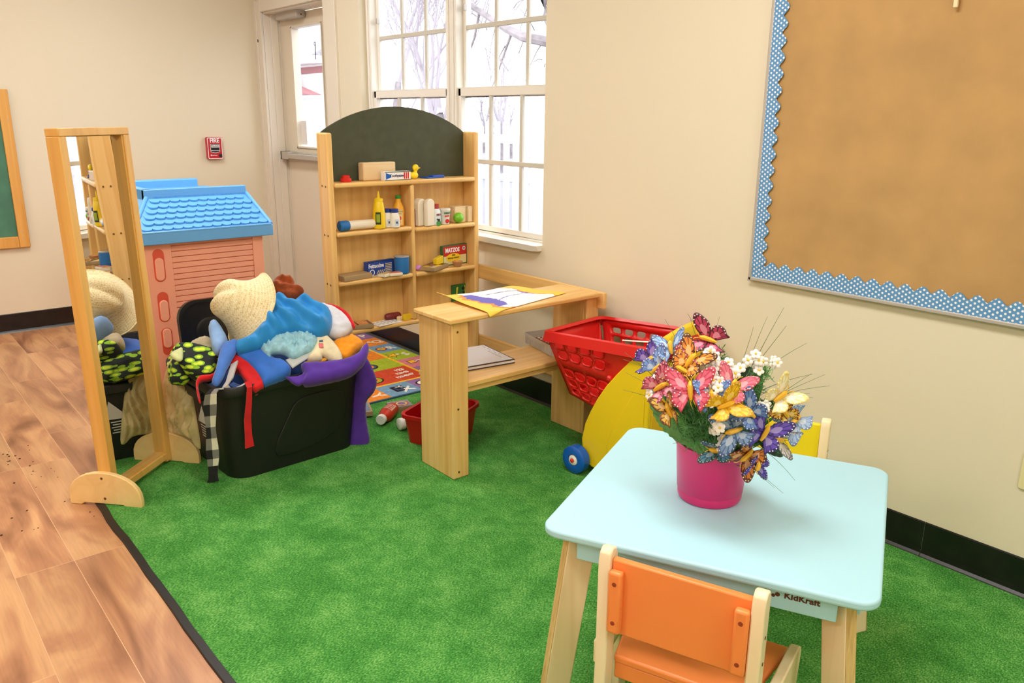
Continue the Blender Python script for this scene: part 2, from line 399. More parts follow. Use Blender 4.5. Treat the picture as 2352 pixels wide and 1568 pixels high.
def puff(name, patch, front, back, material, step=.008, fold=.0, fscale=12.0, fdir=(1, .3), R=.03, seed=0, parent=None, smooth_n=3, ridge=0, thin=False, sag=None):
    """a piece of cloth as a closed, rounded, wrinkled body: outline on a slanted frame, bulging in front and behind"""
    cen, nrm, outl = patch
    nrm = Vector(nrm).normalized(); a = Vector((0, 0, 1)).cross(nrm).normalized(); b = nrm.cross(a)
    outer = catmull(outl, smooth_n)
    x0 = min(p[0] for p in outer); x1 = max(p[0] for p in outer); y0 = min(p[1] for p in outer); y1 = max(p[1] for p in outer)
    def dist(p):
        m = 9
        for i in range(len(outer)):
            ax, ay = outer[i]; bx, by = outer[(i + 1) % len(outer)]; dx, dy = bx - ax, by - ay
            t = max(0, min(1, ((p[0] - ax) * dx + (p[1] - ay) * dy) / (dx * dx + dy * dy + 1e-12)))
            m = min(m, math.hypot(p[0] - ax - t * dx, p[1] - ay - t * dy))
        return m
    inner = []; y = y0; j = 0
    while y < y1:
        x = x0 + (step / 2 if j % 2 else 0)
        while x < x1: inner.append((x, y)); x += step
        y += step * .87; j += 1
    inner = [p for p in inner if dist(p) > step * .4]
    v, f = cdt_panel(outer, (), inner)
    nb = len(v); ds = [dist(p) if i >= 0 else 0 for i, p in enumerate(v)]
    fd = Vector((fdir[0], fdir[1])).normalized(); V = []; F = []
    for side, amp in ((1, front), (-1, back)):
        for i, p in enumerate(v):
            d = ds[i]; t = min(d / R, 1); h = amp * math.sqrt(max(0, 1 - (1 - t) ** 2))
            q = Vector((p[0] * fscale, p[1] * fscale, seed * 3.7))
            w = noise.noise(q) + .5 * noise.noise(q * 2.3)
            if fold:
                s = p[0] * fd[0] + p[1] * fd[1] + .02 * noise.noise(q * .7)
                ph = math.sin(s * ridge + 2.5 * noise.noise(q * .5)) if ridge else 0
                h += fold * t * (w + .9 * (1 - ph * ph) * (1 if ridge else 0)) * (1 if side > 0 else .3)
            sg = sag(p[0], p[1]) if sag else 0
            P = Vector(cen) + a * p[0] + b * p[1] + nrm * (h * side + sg)
            V.append(tuple(P))
    n = len(v)
    F += [t for t in f] + [tuple(reversed([i + n for i in t])) for t in f]
    mb = MB(); c0 = Vector(cen); mb.T = Matrix.Translation(-c0); mb.add(V, F)
    # weld rims
    o = mb.build(name, material, parent, smooth=True, angle=1.6)
    if parent is None: o.location = c0
    else: o.location = c0 - parent.location
    bm = bmesh.new(); bm.from_mesh(o.data); bmesh.ops.remove_doubles(bm, verts=bm.verts, dist=1e-5); bmesh.ops.recalc_face_normals(bm, faces=bm.faces); bm.to_mesh(o.data); bm.free()
    return o
def off(patch, d):
    c, n, o = patch; n_ = Vector(n).normalized(); return (tuple(Vector(c) + n_ * d), n, o)
def ribbon(mb, path, width, wdir, th=.003, mi=None, mis=None):
    """a strap: path of centre points, width along wdir, real thickness"""
    path = [Vector(p) for p in path]; wd = Vector(wdir).normalized(); V = []; F = []; mm = []
    for i, p in enumerate(path):
        d = (path[min(i + 1, len(path) - 1)] - path[max(i - 1, 0)]).normalized(); nn = d.cross(wd).normalized()
        w = width[i] if isinstance(width, (list, tuple)) else width
        for sx, sn in ((-1, -1), (0, -1), (1, -1), (1, 1), (0, 1), (-1, 1)):
            V.append(tuple(p + wd * w / 2 * sx + nn * th / 2 * sn))
    k = 6
    o = len(mb.v); mb.v += [tuple(mb.T @ Vector(p)) for p in V]
    for i in range(len(path) - 1):
        for j in range(k):
            F = (o + i * k + j, o + i * k + (j + 1) % k, o + (i + 1) * k + (j + 1) % k, o + (i + 1) * k + j)
            mb.f.append(F); mb.m.append(mis(i, j) if mis else (mi or 0))
    mb.f.append(tuple(o + j for j in range(k))); mb.m.append(mis(0, 0) if mis else (mi or 0))
    mb.f.append(tuple(o + (len(path) - 1) * k + j for j in range(k))); mb.m.append(mis(len(path) - 2, 0) if mis else (mi or 0))
PATCH = {
  'cape_body': ((3.147, -1.403, 0.449), (0.553, -0.221, 0.804), [(-0.106, 0.078), (-0.018, 0.095), (0.039, 0.041), (0.068, 0.03), (0.096, -0.012), (0.082, -0.043), (0.045, -0.062), (-0.002, -0.082), (-0.012, -0.084), (-0.026, -0.044), (-0.061, 0.015), (-0.106, 0.067)]),
  'cape_trim': ((3.128, -1.471, 0.43), (0.553, -0.221, 0.804), [(-0.047, 0.089), (-0.023, 0.095), (0.001, 0.069), (0.041, 0.013), (0.061, -0.06), (0.044, -0.077), (0.025, -0.089), (0.01, -0.071), (-0.013, -0.023), (-0.033, 0.017), (-0.065, 0.035)]),
  'cape_trim_left': ((3.07, -1.591, 0.428), (0.553, -0.221, 0.804), [(0.068, 0.035), (0.024, -0.002), (-0.006, -0.014), (-0.033, -0.017), (-0.045, -0.044), (-0.037, -0.119), (-0.047, -0.106), (-0.054, -0.025), (-0.034, 0.006), (0.01, 0.01), (0.032, 0.071), (0.045, 0.108), (0.077, 0.098)]),
  'blue_tail': ((3.082, -1.535, 0.488), (0.553, -0.221, 0.804), [(0.013, 0.09), (0.051, 0.092), (0.045, 0.039), (0.014, -0.029), (-0.025, -0.113), (-0.051, -0.103), (-0.034, -0.036), (-0.013, 0.059)]),
  'pale_hood': ((2.959, -1.516, 0.547), (0.553, -0.221, 0.804), [(-0.029, 0.062), (-0.012, 0.086), (0.01, 0.073), (0.04, -0.011), (0.027, -0.054), (0.005, -0.08), (-0.016, -0.07), (-0.025, -0.005)]),
  'blue_satin': ((3.051, -1.259, 0.592), (0.553, -0.221, 0.804), [(-0.037, 0.141), (0.003, 0.13), (0.024, 0.097), (0.072, 0.121), (0.106, 0.106), (0.127, 0.081), (0.172, 0.053), (0.18, -0.004), (0.165, -0.063), (0.127, -0.09), (0.06, -0.069), (0.0, -0.056), (-0.057, -0.087), (-0.115, -0.126), (-0.196, -0.139), (-0.2, -0.089), (-0.161, -0.077), (-0.109, -0.023), (-0.099, 0.021), (-0.062, 0.072)]),
  'brown_satin': ((2.896, -1.178, 0.671), (0.553, -0.221, 0.804), [(-0.06, 0.039), (-0.037, 0.055), (-0.007, 0.058), (0.028, 0.043), (0.032, 0.017), (0.065, -0.015), (0.049, -0.033), (0.027, -0.049), (-0.004, -0.063), (-0.032, -0.042), (-0.06, -0.01)]),
  'tulle': ((3.132, -1.292, 0.508), (0.553, -0.221, 0.804), [(-0.091, 0.033), (-0.029, 0.065), (0.057, 0.073), (0.102, 0.055), (0.114, 0.013), (0.087, -0.028), (0.041, -0.053), (0.006, -0.063), (-0.024, -0.031), (-0.068, -0.026), (-0.08, -0.047), (-0.115, 0.007)]),
  'sleeve': ((3.186, -1.27, 0.471), (0.553, -0.221, 0.804), [(-0.062, -0.002), (0.042, 0.033), (0.056, 0.017), (-0.037, -0.048)]),
  'cream': ((3.194, -1.166, 0.482), (0.553, -0.221, 0.804), [(-0.042, 0.074), (0.003, 0.081), (0.029, 0.06), (0.048, 0.02), (0.062, -0.027), (0.052, -0.066), (0.017, -0.051), (-0.014, -0.019), (-0.022, -0.042), (-0.078, -0.037), (-0.057, 0.007)]),
  'flag': ((3.199, -1.188, 0.516), (0.553, -0.221, 0.804), [(-0.009, 0.013), (0.012, 0.013), (0.009, -0.013), (-0.012, -0.013)]),
  'flag_blue': ((3.184, -1.179, 0.53), (0.553, -0.221, 0.804), [(-0.007, 0.006), (0.008, 0.007), (0.007, -0.006), (-0.008, -0.007)]),
  'white_cape': ((3.096, -1.066, 0.577), (0.553, -0.221, 0.804), [(-0.054, 0.089), (-0.031, 0.089), (0.008, 0.07), (0.047, 0.028), (0.07, -0.032), (0.059, -0.061), (0.008, -0.091), (-0.042, -0.073), (-0.065, -0.017)]),
  'white_trim': ((3.093, -1.043, 0.603), (0.553, -0.221, 0.804), [(-0.057, 0.055), (-0.012, 0.042), (0.032, -0.0), (0.054, -0.069), (0.044, -0.084), (0.017, -0.013), (-0.019, 0.026), (-0.059, 0.043)]),
  'orange': ((3.198, -1.066, 0.484), (0.553, -0.221, 0.804), [(-0.059, 0.029), (0.003, 0.055), (0.027, 0.06), (0.062, 0.018), (0.043, -0.017), (0.007, -0.05), (-0.029, -0.064), (-0.053, -0.03)]),
  'orange_strip': ((3.2, -1.217, 0.451), (0.553, -0.221, 0.804), [(-0.041, 0.003), (0.036, 0.013), (0.04, -0.001), (-0.035, -0.015)]),
  'pants_waist': ((3.261, -1.136, 0.443), (0.553, -0.221, 0.804), [(-0.154, 0.01), (-0.073, 0.011), (0.01, 0.015), (0.07, 0.04), (0.098, 0.076), (0.116, 0.09), (0.121, 0.065), (0.103, 0.008), (0.067, -0.035), (0.021, -0.064), (-0.074, -0.082), (-0.158, -0.087), (-0.146, -0.046)]),
  'pants_cuff': ((3.23, -1.301, 0.417), (0.553, -0.221, 0.804), [(-0.055, -0.002), (-0.031, -0.006), (0.003, -0.001), (0.02, 0.022), (0.011, 0.054), (0.033, 0.038), (0.031, -0.017), (0.007, -0.042), (-0.018, -0.046)]),
  'pants_leg': ((3.117, -0.965, 0.21), (0.862, -0.507, 0.0), [(-0.03, 0.145), (0.016, 0.188), (0.037, 0.162), (0.063, 0.081), (0.046, 0.028), (0.013, -0.016), (0.013, -0.107), (0.018, -0.215), (-0.07, -0.213), (-0.058, -0.093), (-0.046, 0.041)]),
  'green_cloth': ((2.977, -1.606, 0.473), (0.553, -0.221, 0.804), [(-0.073, 0.086), (-0.01, 0.082), (0.06, 0.049), (0.083, 0.027), (0.073, -0.015), (0.056, -0.077), (0.025, -0.086), (-0.014, -0.07), (-0.048, -0.039), (-0.068, -0.001), (-0.084, 0.044)]),
  'green_flap': ((2.952, -1.669, 0.497), (0.553, -0.221, 0.804), [(-0.001, 0.025), (0.018, 0.03), (0.018, -0.028), (-0.006, -0.03), (-0.029, 0.002)]),
  'beige': ((2.895, -1.553, 0.506), (0.553, -0.221, 0.804), [(-0.048, 0.016), (-0.003, 0.045), (0.03, 0.037), (0.056, -0.03), (0.007, -0.047), (-0.042, -0.02)]),
  'veil': ((2.824, -1.637, 0.243), (0.35, -0.931, 0.1), [(-0.069, 0.184), (-0.021, 0.204), (0.023, 0.145), (0.05, 0.106), (0.077, 0.02), (0.11, -0.135), (0.094, -0.156), (0.056, -0.127), (-0.01, -0.122), (-0.1, -0.123), (-0.109, -0.076), (-0.102, 0.081)]),
}
# ------------------------------------------------------------------ room shell
RX, RY, RZ = 8.6, -6.4, 2.75
def s_box(name, m, *b):
    mb = MB(); mb.box(*b); return struct(mb.build(name, m, smooth=False))
s_box('floor', M['floor'], -.1, RY, -.08, RX, .14, 0)
s_box('ceiling', M['ceil'], -.1, RY - .1, RZ, RX + .1, .16, RZ + .1)
s_box('wall_left', M['wall_l'], -.12, RY - .1, 0, 0, .16, RZ)
s_box('wall_front', M['wall'], -.1, RY - .1, 0, RX, RY, RZ)
s_box('wall_back', M['wall'], RX, RY - .1, 0, RX + .1, .16, RZ)
mb = MB()   # window wall with a doorway and a wide window opening
DX0, DX1, DZ = .06, 1.15, 2.16
WX0, WX1, WZ0, WZ1 = 1.51, 3.19, .80, 2.36
mb.box(-.02, 0, 0, DX0, .16, RZ); mb.box(DX0, 0, DZ, DX1, .16, RZ); mb.box(DX1, 0, 0, WX0, .16, RZ)
mb.box(WX0, 0, 0, WX1, .16, WZ0); mb.box(WX0, 0, WZ1, WX1, .16, RZ); mb.box(WX1, 0, 0, RX, .16, RZ)
struct(mb.build('wall_right', M['wall'], smooth=False))

def cove(name, p0, p1, inward):
    """rubber cove base: flat face with a small toe at the floor"""
    p0 = Vector(p0); p1 = Vector(p1); d = (p1 - p0); n = Vector(inward)
    prof = [(0, 0), (.016, 0), (.012, .006), (.005, .014), (.0035, .03), (.0035, .122), (.0015, .126), (0, .126)]
    V = [tuple(q + n * a + Vector((0, 0, z))) for q in (p0, p1) for a, z in prof]; k = len(prof)
    mb = MB(); mb.add(V, [(i, (i + 1) % k, k + (i + 1) % k, k + i) for i in range(k)] + [tuple(range(k)), tuple(range(k, 2 * k))])
    return struct(mb.build(name, M['base'], smooth=False))
cove('baseboard_left', (0, RY, 0), (0, -.003, 0), (1, 0, 0))
mbj = MB()
for a, b in ((1.245, 5.105), (5.107, 6.3), (6.302, RX)):
    prof = [(0, 0), (.016, 0), (.012, .006), (.005, .014), (.0035, .03), (.0035, .122), (.0015, .126), (0, .126)]
    V = [(x, -p, z) for x in (a, b) for p, z in prof]; k = len(prof)
    mbj.add(V, [(i, (i + 1) % k, k + (i + 1) % k, k + i) for i in range(k)] + [tuple(range(k)), tuple(range(k, 2 * k))])
struct(mbj.build('baseboard_right', M['base'], smooth=False))

# ------------------------------------------------------------------ door in the corner
D = bpy.data.objects.new('door_1', None); C.objects.link(D); D.location = (.12, .13, 0); struct(D)
mb = MB()   # steel frame: face casing, reveal and stop
for x0, x1 in ((.0, .127), (1.087, 1.241)):
    mb.box(x0 - .12, -.148, 0, x1 - .12, -.128, 2.19)
mb.box(.007, -.148, 2.11, .967, -.128, 2.19)
mb.box(-.055, -.127, 0, .007, .02, 2.13); mb.box(.967, -.127, 0, 1.025, .02, 2.13); mb.box(.007, -.127, 2.10, .967, .02, 2.13)
mb.box(.007, -.075, 0, .016, -.02, 2.10); mb.box(.958, -.075, 0, .967, -.02, 2.10)
mb.box(-.075, -.153, 0, -.06, -.147, 2.19)
mb.build('door_frame', M['trimpaint'], D, bevel=.003)
LX0, LX1, LZ0, LZ1 = .19, .665, 1.165, 2.01
pan = MB(); pan.box(.009, 0, .012, LX0, .044, 2.095); pan.box(LX1, 0, .012, .956, .044, 2.095)
pan.box(LX0, 0, .012, LX1, .044, LZ0); pan.box(LX0, 0, LZ1, LX1, .044, 2.095)
pn = pan.build('door_panel', M['doorpaint'], D, smooth=False)
fr = MB()
for b in ((LX0, -.008, LZ0, LX0 + .014, .05, LZ1), (LX1 - .014, -.008, LZ0, LX1, .05, LZ1), (LX0, -.008, LZ0, LX1, .05, LZ0 + .014), (LX0, -.008, LZ1 - .014, LX1, .05, LZ1)): fr.box(*b)
fr.build('glazing_bead', M['trimpaint'], D, bevel=.002)
g = MB(); g.box(LX0 + .01, .018, LZ0 + .01, LX1 - .01, .024, LZ1 - .01); g.build('door_glass', M['glass'], D, smooth=False)
# fixed blind cord with a ring beside the glass
cd = MB(); cd.tube([(.575, -.014, 1.86), (.575, -.014, 1.77)], .003, 6)
cd.tube([(.575 + .012 * math.cos(a * PI / 6), -.014, 1.872 + .012 * math.sin(a * PI / 6)) for a in range(13)], .0022, 6)
cd.build('pull_ring', M['steel'], D)
cl = bpy.data.objects.new('door_closer', None); C.objects.link(cl); cl.parent = D
mb = MB(); mb.box(.10, -.072, 2.052, .432, -.002, 2.124); mb.build('closer_body', M['metal'], cl, bevel=.004)
mb = MB(); mb.tube([(.38, -.04, 2.12), (.38, -.04, 2.15)], .014, 10); mb.box(.16, -.05, 2.146, .39, -.03, 2.154); mb.build('closer_arm', M['steel'], cl)
for z in (2.07, 2.105):
    mb = MB(); mb.disc((.432, -.035, z), .005, 'x', 8, 0, .002); mb.build('screw', M['steel'], cl)
cb = bpy.data.objects.new('crash_bar', None); C.objects.link(cb); cb.parent = D
mb = MB(); mb.box(.05, -.075, 1.082, .17, -.002, 1.136); mb.box(.80, -.075, 1.082, .93, -.002, 1.136); mb.box(.17, -.045, 1.086, .80, -.002, 1.132); mb.build('bar_housing', M['metal'], cb, bevel=.003)
mb = MB(); mb.box(.172, -.078, 1.088, .80, -.046, 1.124); mb.build('push_pad', M['metal'], cb, bevel=.006)
mb = MB(); mb.box(.044, -.077, 1.08, .05, -.004, 1.138); mb.build('end_cap', M['black'], cb)
mb = MB(); mb.disc((-.115 + .055, -.1485, 1.92), .011, 'y', 14, 0, -.003); mb.build('frame_plug', M['steel'], D)
mb = MB(); mb.box(.2, .026, 1.19, .29, .0275, 1.36, 0)
for k in range(7): mb.box(.207, .0275, 1.205 + k * .021, .262 + .01 * (k % 3), .0285, 1.210 + k * .021, 1)
mb.build('window_notice', [M['paper'], mat('faded_violet_ink', (150, 146, 190), .8)], D, smooth=False)

# ------------------------------------------------------------------ double-hung windows
def window(idx, x0, x1, latch_x):
    W = bpy.data.objects.new('window_%d' % idx, None); C.objects.link(W); W.location = (x0, .06, WZ0); struct(W)
    w = x1 - x0; h = WZ1 - WZ0
    mb = MB()
    mb.box(0, -.012, 0, .045, .09, h); mb.box(w - .045, -.012, 0, w, .09, h); mb.box(.045, -.012, 0, w - .045, .09, .012); mb.box(.045, -.012, h - .04, w - .045, .09, h)
    mb.box(.012, -.02, 0, .03, -.01, h); mb.box(w - .03, -.02, 0, w - .012, -.01, h)
    mb.build('window_frame', M['vinyl'], W, bevel=.003)
    def sash(z0, z1, y, mz, name):
        S = bpy.data.objects.new(name, None); C.objects.link(S); S.parent = W
        st = .042; fm = MB()
        fm.box(.045, y, z0, .045 + st * .6, y + .03, z1); fm.box(w - .045 - st * .6, y, z0, w - .045, y + .03, z1)
        fm.box(.045, y, z0, w - .045, y + .03, z0 + (.03 if name == 'lower_sash' else .04)); fm.box(.045, y, z1 - .042, w - .045, y + .03, z1)
        fm.build('sash_rail', M['vinyl'], S, bevel=.003)
        gx0, gx1 = .045 + st * .6, w - .045 - st * .6
        gm = MB(); gm.box(gx0 - .004, y + .013, z0 + .02, gx1 + .004, y + .017, z1 - .03); gm.build('pane', M['glass'], S, smooth=False)
        mm = MB()
        for t in (1 / 3, 2 / 3): mm.box(gx0 + (gx1 - gx0) * t - .0105, y + .004, z0 + .03, gx0 + (gx1 - gx0) * t + .0105, y + .021, z1 - .04)
        mm.box(gx0, y + .003, mz - .012, gx1, y + .022, mz + .012)
        mm.build('muntin', M['muntin'], S, bevel=.003)
        return S
    sash(.012, 1.545 - WZ0, .0, 1.172 - WZ0, 'lower_sash')
    s = sash(1.50 - WZ0, h - .04, .035, 1.848 - WZ0, 'upper_sash')
    mb = MB(); mb.box(.07, .016, 1.93 - WZ0, .083, .034, 1.96 - WZ0); mb.build('sash_stop', M['metal'], s, bevel=.001)
window(1, WX0, 2.385, 0); window(2, 2.385, 3.26 - .0, 0)
# sill board, its right end chipped
mb = MB()
mb.box(WX0 - .03, -.045, .775, 3.16, .047, .8035)
mb.add([(3.16, -.045, .775), (3.185, -.02, .775), (3.188, .047, .775), (3.16, .047, .775), (3.16, -.045, .8035), (3.192, -.04, .8035), (3.188, .047, .8035), (3.16, .047, .8035)],
       [(3, 2, 1, 0), (4, 5, 6, 7), (0, 1, 5, 4), (1, 2, 6, 5), (2, 3, 7, 6), (3, 0, 4, 7)])
struct(mb.build('trim_1', M['vinyl'], bevel=.002))

# ------------------------------------------------------------------ outdoors
mb = MB(); mb.box(-70, .2, -.62, 40, 80, -.6); tag(mb.build('winter_lawn', M['snow'], smooth=False), 'pale winter lawn outside the window', 'lawn', kind='structure')
del bpy.data.objects['winter_lawn']['category']; del bpy.data.objects['winter_lawn']['label']; bpy.data.objects['winter_lawn'].name = 'floor_outdoors'
fen = thing('picket_fence', 'white picket fence outside beyond the window', 'fence', (-2.2, 3.2, -.6))
for z in (.28, 1.72):
    mb = MB(); mb.box(-3.2, .0, z, 5.2, .04, z + .09); mb.build('rail', M['fence'], fen)
for k in range(52):
    mb = MB(); mb.box(-3.2 + k * .162, -.02, .12, -3.2 + k * .162 + .085, 0, 1.95); mb.build('picket', M['fence'], fen, smooth=False)
for x in (-3.25, -.8, 1.65, 4.1):
    mb = MB(); mb.box(x, -.04, 0, x + .11, .07, 2.02); mb.build('post', M['fence'], fen, smooth=False)
# paved road strip far away
s_box('trim_2', mat('grey_wet_road', (136, 136, 146), .8), -60, 14, -.6, 20, 19, -.585)

def tree(name, label, base, h, r, seed, spread=.55, levels=4, lean=(0, 0), mt=None, group=None, first=None):
    rnd = random.Random(seed); root = thing(name, label, 'tree', base, 0, group)
    tm = MB(); bm_ = MB()
    def grow(mb, p, d, L, r, lv):
        pts = [p]; q = Vector(p); dd = Vector(d)
        for i in range(4):
            dd = (dd + Vector((rnd.uniform(-.12, .12), rnd.uniform(-.12, .12), rnd.uniform(-.02, .1)))).normalized(); q = q + dd * L / 4; pts.append(q.copy())
        mb.tube(pts, [max(.006, r * (1 - .12 * i)) for i in range(5)], 6 if lv > 2 else 3)
        if lv <= 0: return
        for k in range(3 if lv > 1 else 4):
            t = rnd.choice((2, 3, 4)) if k else 4
            nd = (dd + Vector((rnd.uniform(-1, 1), rnd.uniform(-1, 1), rnd.uniform(-.1, .8))) * spread).normalized()
            grow(bm_, pts[t], nd, L * rnd.uniform(.62, .86), r * .46, lv - 1)
    grow(tm, Vector((0, 0, 0)), Vector((lean[0], lean[1], 1)).normalized(), h * .34, r, levels)
    tm.build('trunk', M['bark'], root); bm_.build('branches', mt or M['twig'], root)
    return root
tree('bare_tree', 'bare winter tree seen through the left window, nearer of two', (-12.6, 9, -.6), 8.5, .17, 3, .62, 6, group=None)
tree('bare_tree', 'bare winter tree with thick trunk seen at the left edge of the right window', (-6.4, 6.2, -.6), 6.0, .17, 12, .62, 6)
tree('bare_tree', 'slender bare tree far behind the fence, seen in the right window', (-17.5, 16.5, -.6), 5.4, .12, 21, .5, 4)
tree('bare_tree', 'distant bare tree farther left behind the pale lawn', (-26, 15, -.6), 9, .2, 33, .6, 5)
for k in range(9):
    tree('hedge_tree', 'small dark tree in the far row beyond the pale lawn', (-26 - 3.6 * k + (k % 3) * .7, 24 + (k % 4) * 1.4, -.6), 3.2 + .5 * (k % 3), .16, 50 + k, .8, 4, group='far tree row')
# the big limb that crosses the right window
lt = thing('leaning_tree', 'large tree whose thick limb crosses the top of the right window', 'tree', (.9, 3.6, -.6))
mb = MB(); mb.tube([(0, 0, 0), (-.02, 0, 1.6), (-.12, .0, 2.7), (-.35, 0, 3.3), (-.8, .1, 4.4)], [.2, .17, .13, .1, .07], 9); mb.build('trunk', M['bark'], lt)
mb = MB(); mb.tube([(-.1, 0, 2.6), (-.7, 0, 2.68), (-1.3, 0, 2.70), (-1.75, 0, 2.79), (-2.12, 0, 2.86), (-2.42, 0, 2.97), (-2.66, 0, 3.08), (-3.12, 0, 3.29), (-3.7, 0, 3.6)], [.085, .075, .062, .055, .052, .045, .04, .034, .02], 8)
mb.tube([(-1.0, .2, 4.3), (-1.5, .1, 3.7), (-1.85, .05, 3.25), (-1.76, .05, 3.05), (-1.5, 0, 2.75)], [.05, .06, .07, .06, .05], 8)
mb.tube([(-2.3, 0, 2.92), (-2.42, 0, 2.72), (-2.55, 0, 2.5), (-2.75, 0, 2.2)], [.02, .014, .01, .005], 5)
mb.tube([(-2.9, .0, 3.18), (-3.0, 0, 2.9), (-3.2, 0, 2.6), (-3.35, 0, 2.4)], [.02, .016, .01, .005], 5)
rr = random.Random(5)
for k in range(26):
    p = Vector((rr.uniform(-3.4, -1.6), 0, rr.uniform(2.5, 3.4))); d = Vector((rr.uniform(-.6, .3), rr.uniform(-.2, .2), rr.uniform(-.7, .5)))
    mb.tube([p, p + d * .2 + Vector((0, 0, .02)), p + d * .5, p + d * .75 + Vector((.03, 0, -.05))], [.008, .006, .004, .002], 4)
mb.build('limb', M['bark'], lt)
# neighbouring house seen through the door glass
hs = thing('neighbour_house', 'white house with grey roof and red fascia seen through the door glass', 'house', (-19.3, 9.0, -.6))
mb = MB(); mb.box(-5, 0, 0, 2.8, 1.6, 3.44); mb.build('house_wall', M['siding'], hs, smooth=False)
mb = MB(); mb.prism([(-.45, 3.66), (2.0, 3.66), (.9, 4.42)], -5.4, 3.0, 'yz'); mb.build('roof', M['shingle'], hs, smooth=False)
mb = MB(); mb.box(-5.4, -.50, 3.44, 3.0, 2.0, 3.655); mb.build('gutter', M['siding'], hs, smooth=False)
mb = MB(); mb.box(-5.2, -.06, 3.20, 2.85, -.002, 3.38); mb.build('fascia', M['maroon'], hs, smooth=False)
mb = MB(); mb.prism([(-1.2, 2.55), (3.6, 2.55), (1.2, 3.05)], -.9, -.5, 'xz'); mb.build('porch_gable', M['maroon'], hs, smooth=False)
mb = MB(); mb.box(-1.2, -.85, 2.45, 3.6, -.45, 2.545); mb.build('porch_beam', M['siding'], hs, smooth=False)
mb = MB(); mb.sphere((1.3, -.25, 3.1), .13, 12); mb.build('porch_lamp', M['paper'], hs)

# ------------------------------------------------------------------ ceiling lights (real lamps of the room)
first = None
lamp_m = emit('fluorescent_diffuser', (255, 252, 247), 18)
for i, (x, y) in enumerate(((1.8, -1.45), (4.7, -1.45), (7.4, -1.45), (1.8, -4.1), (4.7, -4.1), (7.4, -4.1))):
    t = thing('ceiling_light', 'recessed fluorescent ceiling light above the room', 'light', (x, y, RZ), 0, 'ceiling lights')
    mb = MB(); mb.box(-.62, -.32, -.02, -.58, .32, .0); mb.box(.58, -.32, -.02, .62, .32, 0); mb.box(-.58, -.32, -.02, .58, -.28, 0); mb.box(-.58, .28, -.02, .58, .32, 0); mb.build('frame', M['vinyl'], t)
    mb = MB(); mb.box(-.58, -.28, -.012, .58, .28, -.004); mb.build('diffuser', lamp_m, t, smooth=False)

# ------------------------------------------------------------------ turf carpet
mb = MB()
mb.prism([(2.99, -2.02), (8.3, -2.02), (8.3, -.022), (2.64, -.022), (2.66, -1.585)], 0.0005, .008, 'xy')
tc_ = thing('turf_carpet', 'large green turf carpet with a black bound edge on the laminate floor', 'carpet', (0, 0, 0))
mb.build('pile', M['turf'], tc_, smooth=False)
mb = MB(); rr = random.Random(2); pts = []
for k in range(60):
    pts.append((2.99 + 5.31 * k / 59, -2.024 + rr.uniform(-.003, .003), .0))
V = []; F = []
for p in pts: V += [(p[0], p[1] - .011, .0008), (p[0], p[1] - .009, .0085), (p[0], p[1] + .012, .0105), (p[0], p[1] + .014, .006)]
for k in range(59):
    for j in range(3): F.append((k * 4 + j, k * 4 + j + 1, (k + 1) * 4 + j + 1, (k + 1) * 4 + j))
mb.add(V, F); mb.build('binding', M['black'], tc_)
# ------------------------------------------------------------------ wall things
# bulletin board: grey frame, kraft paper, scalloped polka-dot border
bb = thing('bulletin_board', 'large bulletin board of brown paper with blue polka dot scalloped border', 'bulletin board', (4.364, 0, .822))
BW, BH = 2.42, 1.22
mb = MB(); mb.box(0, -.012, 0, BW, -.002, BH); mb.build('backing', M['cream'], bb, smooth=False)
mb = MB()
for b in ((0, -.022, 0, BW, -.002, .014), (0, -.022, BH - .014, BW, -.002, BH), (0, -.022, 0, .013, -.002, BH), (BW - .013, -.022, 0, BW, -.002, BH)): mb.box(*b)
mb.build('frame', M['metal'], bb, bevel=.003)
mb = MB(); nx, nz = 44, 24; V = []; F = []
for j in range(nz + 1):
    for i in range(nx + 1):
        x = .02 + (BW - .04) * i / nx; z = .02 + (BH - .04) * j / nz
        V.append((x, -.0135 - .0022 * (noise.noise(Vector((x * 3.2, z * 3.2, 4))) + .5 * noise.noise(Vector((x * 8, z * 8, 1)))), z))
for j in range(nz):
    for i in range(nx): F.append((j * (nx + 1) + i, j * (nx + 1) + i + 1, (j + 1) * (nx + 1) + i + 1, (j + 1) * (nx + 1) + i))
mb.add(V, F); mb.build('kraft_paper', M['kraft'], bb)
def scallop(L, w, pitch, n0=0):
    up = []; N = int(L / pitch * 16)
    for i in range(N + 1):
        t = i / N * L; up.append((t, w + .019 * (.5 - .5 * math.cos(2 * PI * t / pitch)) ** .7))
    return up
tp = scallop(BW - .024, .046, .054)
mb = MB(); pts = [(0, 0)] + [(BW - .024, 0)] + tp[::-1]
mb.T = Matrix.Translation((.012, 0, .0125)); mb.prism(pts, -.019, -.0175, 'xz'); mb.build('bottom_border', M['dots'], bb, smooth=False)
sp = scallop(BH - .067, .038, .054)
mb = MB(); pts = [(0, 0)] + [(w, t) for t, w in sp] + [(0, BH - .067)]
mb.T = Matrix.Translation((.012, 0, .052)); mb.prism(pts, -.0208, -.0193, 'xz'); mb.build('side_border', M['dots'], bb, smooth=False)
t = thing('hanging_clip', 'pale wooden stick hanging over the top part of the bulletin board', 'clip', (4.976, -.028, 1.712))
mb = MB(); mb.box(-.006, -.004, 0, .007, .004, .19); mb.build('stick', M['paleply'], t, bevel=.002)
mb = MB(); mb.tube([(0, 0, .18), (0, .006, .3), (0, .008, .33)], .0015, 5); mb.build('cord', M['white'], t)

